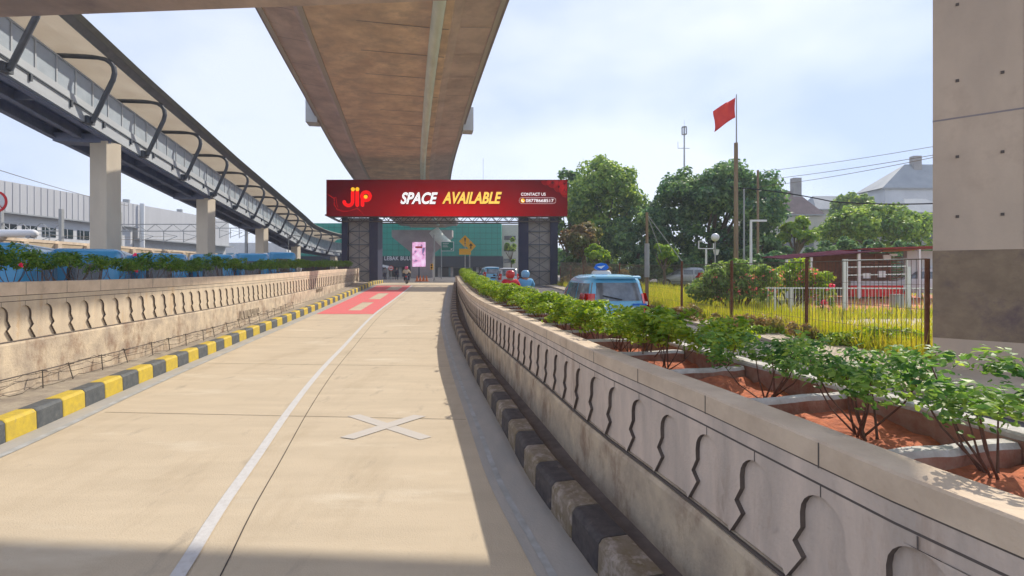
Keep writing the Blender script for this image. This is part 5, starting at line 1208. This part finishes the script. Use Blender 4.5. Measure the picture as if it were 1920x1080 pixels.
for grp in (NEAR, DENSE, LEFT):
    for o in [x for p in grp for x in p]: pass
random.seed(21); q = WR.sY(2.45); k = 0; lastlab = None
nearlab = ['nearest shrub of the right planter, cut by the right edge of the photo', 'leafy shrub with spreading branches, second from the right edge in the planter', 'dark-leaved shrub over the third planter divider from the right edge']
while q < WR.len-.6:
    x, y = WR.at(q, random.uniform(.78, .95) if k < 4 else random.uniform(.55, .80)); z = 1.42+rR(y)
    if k < 3: tp = NEAR[k % 3]; sc_ = random.uniform(.95, 1.1); lab = nearlab[min(k, 2)]; grp = 'shrubs of the right planter'
    elif y < 8: tp = DENSE[random.randrange(4)]; sc_ = random.uniform(.9, 1.05); lab = 'loose green shrub in the right planter before the taxi, amid its like'; grp = 'loose shrubs of the right planter before the taxi'
    else: tp = DENSE[random.randrange(4)]; sc_ = random.uniform(.88, 1.08); lab = 'yellow-green shrub of the dense far part of the right hedge'; grp = 'dense shrubs in the far part of the right hedge'
    shrub(tp, (x, y, z), random.random()*6.28, (sc_, sc_, sc_*random.uniform(.74, .9)*(.78 if 4.8 < y < 13 else (.84 if y < 4.8 else (.86 if y < 24 else 1)))), lab, grp)
    q += (.80, .95, .75, .62)[k] if k < 4 else (.48 if y < 10 else .50); k += 1
q = WL.sY(7.5)
while q < WL.len-.4:
    x, y = WL.at(q, -.52+random.uniform(-.06, .06)); s_ = random.uniform(.86, 1.12)
    shrub(LEFT[random.randrange(4)], (x, y, 2.16+rL(y)), random.random()*6.28, (s_, s_, s_*random.uniform(.88, 1.0)), 'dark green shrub of the long hedge on the left parapet wall', 'shrubs of the left hedge'); q += .60
def bloom(x, y, z, label, mt='petal_pink', n=9, s=.04):
    rnd = np.random.RandomState(int(abs(x*100))); pn = [((rnd.uniform(-s, s)*.6, rnd.uniform(-s, s)*.6, rnd.uniform(-s, s)*.6), rnd.normal(0, 1, 3)) for _ in range(n)]
    o = leafobj('flower', pn, .045, 3, mt, None, link=False); C.objects.link(o); o.location = (x, y, z); tag(o, label, 'flower'); return o
for px, py, lb in ((38, 497, 'red flower in the left hedge nearest the photo edge'), (254, 477, 'red flower at the top of the left hedge right of the first column'), (256, 508, 'red flower low in the left hedge below its taller neighbour')):
    r_ = (px-960)/F; Y = 7.646/(-r_-.138); Y = Y+.2; bloom(r_*Y, Y, ZP(py, Y), lb)

# bougainvillea and bushes on the grass
def bush(label, px0, px1, pt, pb_, Y, n, lm, seed, petals=0, pet='petal', size=.085, group=None, nl=22, nm='bush'):
    cx = XP((px0+px1)/2, Y); rx = (XP(px1, Y)-XP(px0, Y))/2; gz = zright(Y)+.05; zt = ZP(pt, Y)-gz; zb = max(ZP(pb_, Y)-gz, 0); rnd = np.random.RandomState(seed); t = thing(nm, label, 'bush', (cx, Y, gz), 0, group); lobes = []
    for k in range(nl):
        u = rnd.uniform(-1, 1); hh = math.sqrt(max(0, 1-u*u*.8)); lobes.append((u*rx*.85, rnd.uniform(-.5, .5)*rx*.6, zb+(zt-zb)*hh*rnd.uniform(.25, .88), rnd.uniform(.14, .26)*min(rx, 2.2)))
    leafobj('foliage', crown_pts(lobes, n, rnd, .3), size, seed, lm, t)
    if petals:
        lb2 = [lobes[i] for i in rnd.choice(nl, max(3, nl//3), replace=False)]; lb2 = [(a+.1, b-.25, c+.05, d*.9) for a, b, c, d in lb2]; leafobj('blossom', crown_pts(lb2, petals, rnd, .6), size*.8, seed+1, pet, t)
    m = MB()
    for l in lobes[::3]: m.tube([(l[0]*.2, 0, 0), (l[0]*.6, l[1]*.5, l[2]*.6), (l[0], l[1], l[2])], [.04, .03, .01], 5)
    m.build('stem', 'stem', t); return t
bush('big bougainvillea bush with orange-pink blossom on the grass', 1288, 1480, 488, 575, 23, 8500, 'leaf_tree_mid', 31, 260, nl=46)
bush('flowering bougainvillea bush in front of the maroon awning', 1400, 1560, 484, 568, 25, 5500, 'leaf_hedge', 32, 330, nl=34)
bush('small pink blossoming bush just left of the trellis', 1528, 1565, 530, 580, 22.2, 500, 'leaf_hedge', 33, 120, 'petal_pink', nl=8)
bush('low green scrub at the fence foot left of the bridge pier', 1560, 1745, 618, 665, 12.2, 2600, 'leaf_hedge', 34, size=.05, nl=26)
bush('weedy stem patch by the fence post left of the trellis', 1530, 1600, 622, 660, 12.8, 600, 'leaf_near', 35, size=.05, nl=9)
bush('dry brown scrub along the fence behind the taxi', 1218, 1340, 578, 604, 19.5, 1500, 'leaf_dry', 36, size=.06, nl=20)
bush('low dry brown scrub at the fence foot right of the domed bush', 1340, 1500, 596, 640, 15.2, 1800, 'leaf_dry', 37, size=.05, nl=24)
for k, Y in enumerate(rng(13.6, 30, 1.25)):
    rnd0 = random.Random(k); px = 960+(FX(Y)-.35)/Y*F; hw = .75*F/Y; lbl = 'weedy green scrub among the dry grass along the outside of the mesh fence' if k % 2 else 'dry brown scrub along the outside of the mesh fence'
    zb_ = 508+(CAMZ-zright(Y)-.06)/Y*F; bush(lbl, px-hw, px+hw, zb_-rnd0.uniform(.22, .42)/Y*F, zb_, Y, 500, 'leaf_hedge' if k % 2 else 'leaf_dry', 200+k, size=.05, nl=9, group='green scrub tufts along the fence' if k % 2 else 'dry scrub tufts along the fence', nm='scrub')
bush('grey-green vines massed on the fence beyond the taxi', 1046, 1200, 500, 540, 44, 3000, 'leaf_dry', 38, size=.12, nl=30)
bush('tall dark thicket between the right gantry leg and the utility pole', 1048, 1150, 462, 532, 54, 4200, 'leaf_tree_dark', 42, size=.16, nl=34)
bush('tall dark thicket right of the guyed utility pole', 1140, 1260, 458, 532, 54, 4800, 'leaf_tree_dark', 43, size=.16, nl=36)
bush('tall dark thicket below the domed tree', 1260, 1420, 462, 532, 52, 5200, 'leaf_tree_dark', 44, size=.16, nl=40)
bush('dark scrub line behind the parked white car across the grass', 1200, 1330, 478, 528, 46, 3500, 'leaf_tree_dark', 39, size=.14, nl=30)
bush('dark shrubbery in the shade left of the kiosk', 1380, 1500, 470, 530, 36, 3500, 'leaf_tree_dark', 40, size=.12, nl=30)
bush('green shrubbery behind the kiosk roof', 1500, 1760, 440, 500, 42, 5200, 'leaf_tree_dark', 41, size=.15, nl=36)
# grass
rnd = np.random.RandomState(9); v = []; f = []; n = 70000
yy = 9.5+36*rnd.rand(n)**1.6; xx = FXv = 9.55-.117*yy+-.15+rnd.rand(n)**1.3*24
keep = ~((yy > 15.4) & (yy < 19.6) & (xx > 10.6) & (rnd.rand(n) < .93)) & ~((yy > 21.6) & (xx > 12.2) & (rnd.rand(n) < .97))
yy, xx = yy[keep], xx[keep]; n = len(yy); hh = rnd.uniform(.18, .52, n)*np.where(rnd.rand(n) < .1, 1.5, 1); ww = .012+yy*.0011; a = rnd.rand(n)*6.28; lx, ly = rnd.normal(0, .12, n), rnd.normal(0, .12, n)
gz = np.array([zright(y) for y in yy])+.07; V = np.empty((n, 3, 3)); V[:, 0] = np.stack([xx-ww*np.cos(a), yy-ww*np.sin(a)*.3, gz], 1); V[:, 1] = np.stack([xx+ww*np.cos(a), yy+ww*np.sin(a)*.3, gz], 1); V[:, 2] = np.stack([xx+lx, yy+ly, gz+hh], 1)
me = bpy.data.meshes.new('grass'); me.from_pydata(V.reshape(-1, 3).tolist(), [], [(3*i, 3*i+1, 3*i+2) for i in range(n)]); me.materials.append(MATS['leaf_grass']); go = bpy.data.objects.new('grass', me); C.objects.link(go)
tag(go, 'tall yellow-green grass covering the field behind the mesh fence', 'grass', kind='stuff')

# ------------------------------------------------------------------ air
m = bpy.data.materials.new('haze'); m.use_nodes = True; nt = m.node_tree; nt.nodes.clear(); o_ = N(nt, 'ShaderNodeOutputMaterial'); pv = N(nt, 'ShaderNodeVolumePrincipled')
pv.inputs['Color'].default_value = (.80, .87, 1.0, 1); pv.inputs['Density'].default_value = .0008; pv.inputs['Anisotropy'].default_value = .1; nt.links.new(pv.outputs[0], o_.inputs['Volume']); MATS['haze'] = m
hz = MB(); hz.box2(-1600, 1600, -200, 1600, -1.3, 46); tag(hz.build('haze', 'haze'), kind='stuff')
scene.cycles.volume_bounces = 1
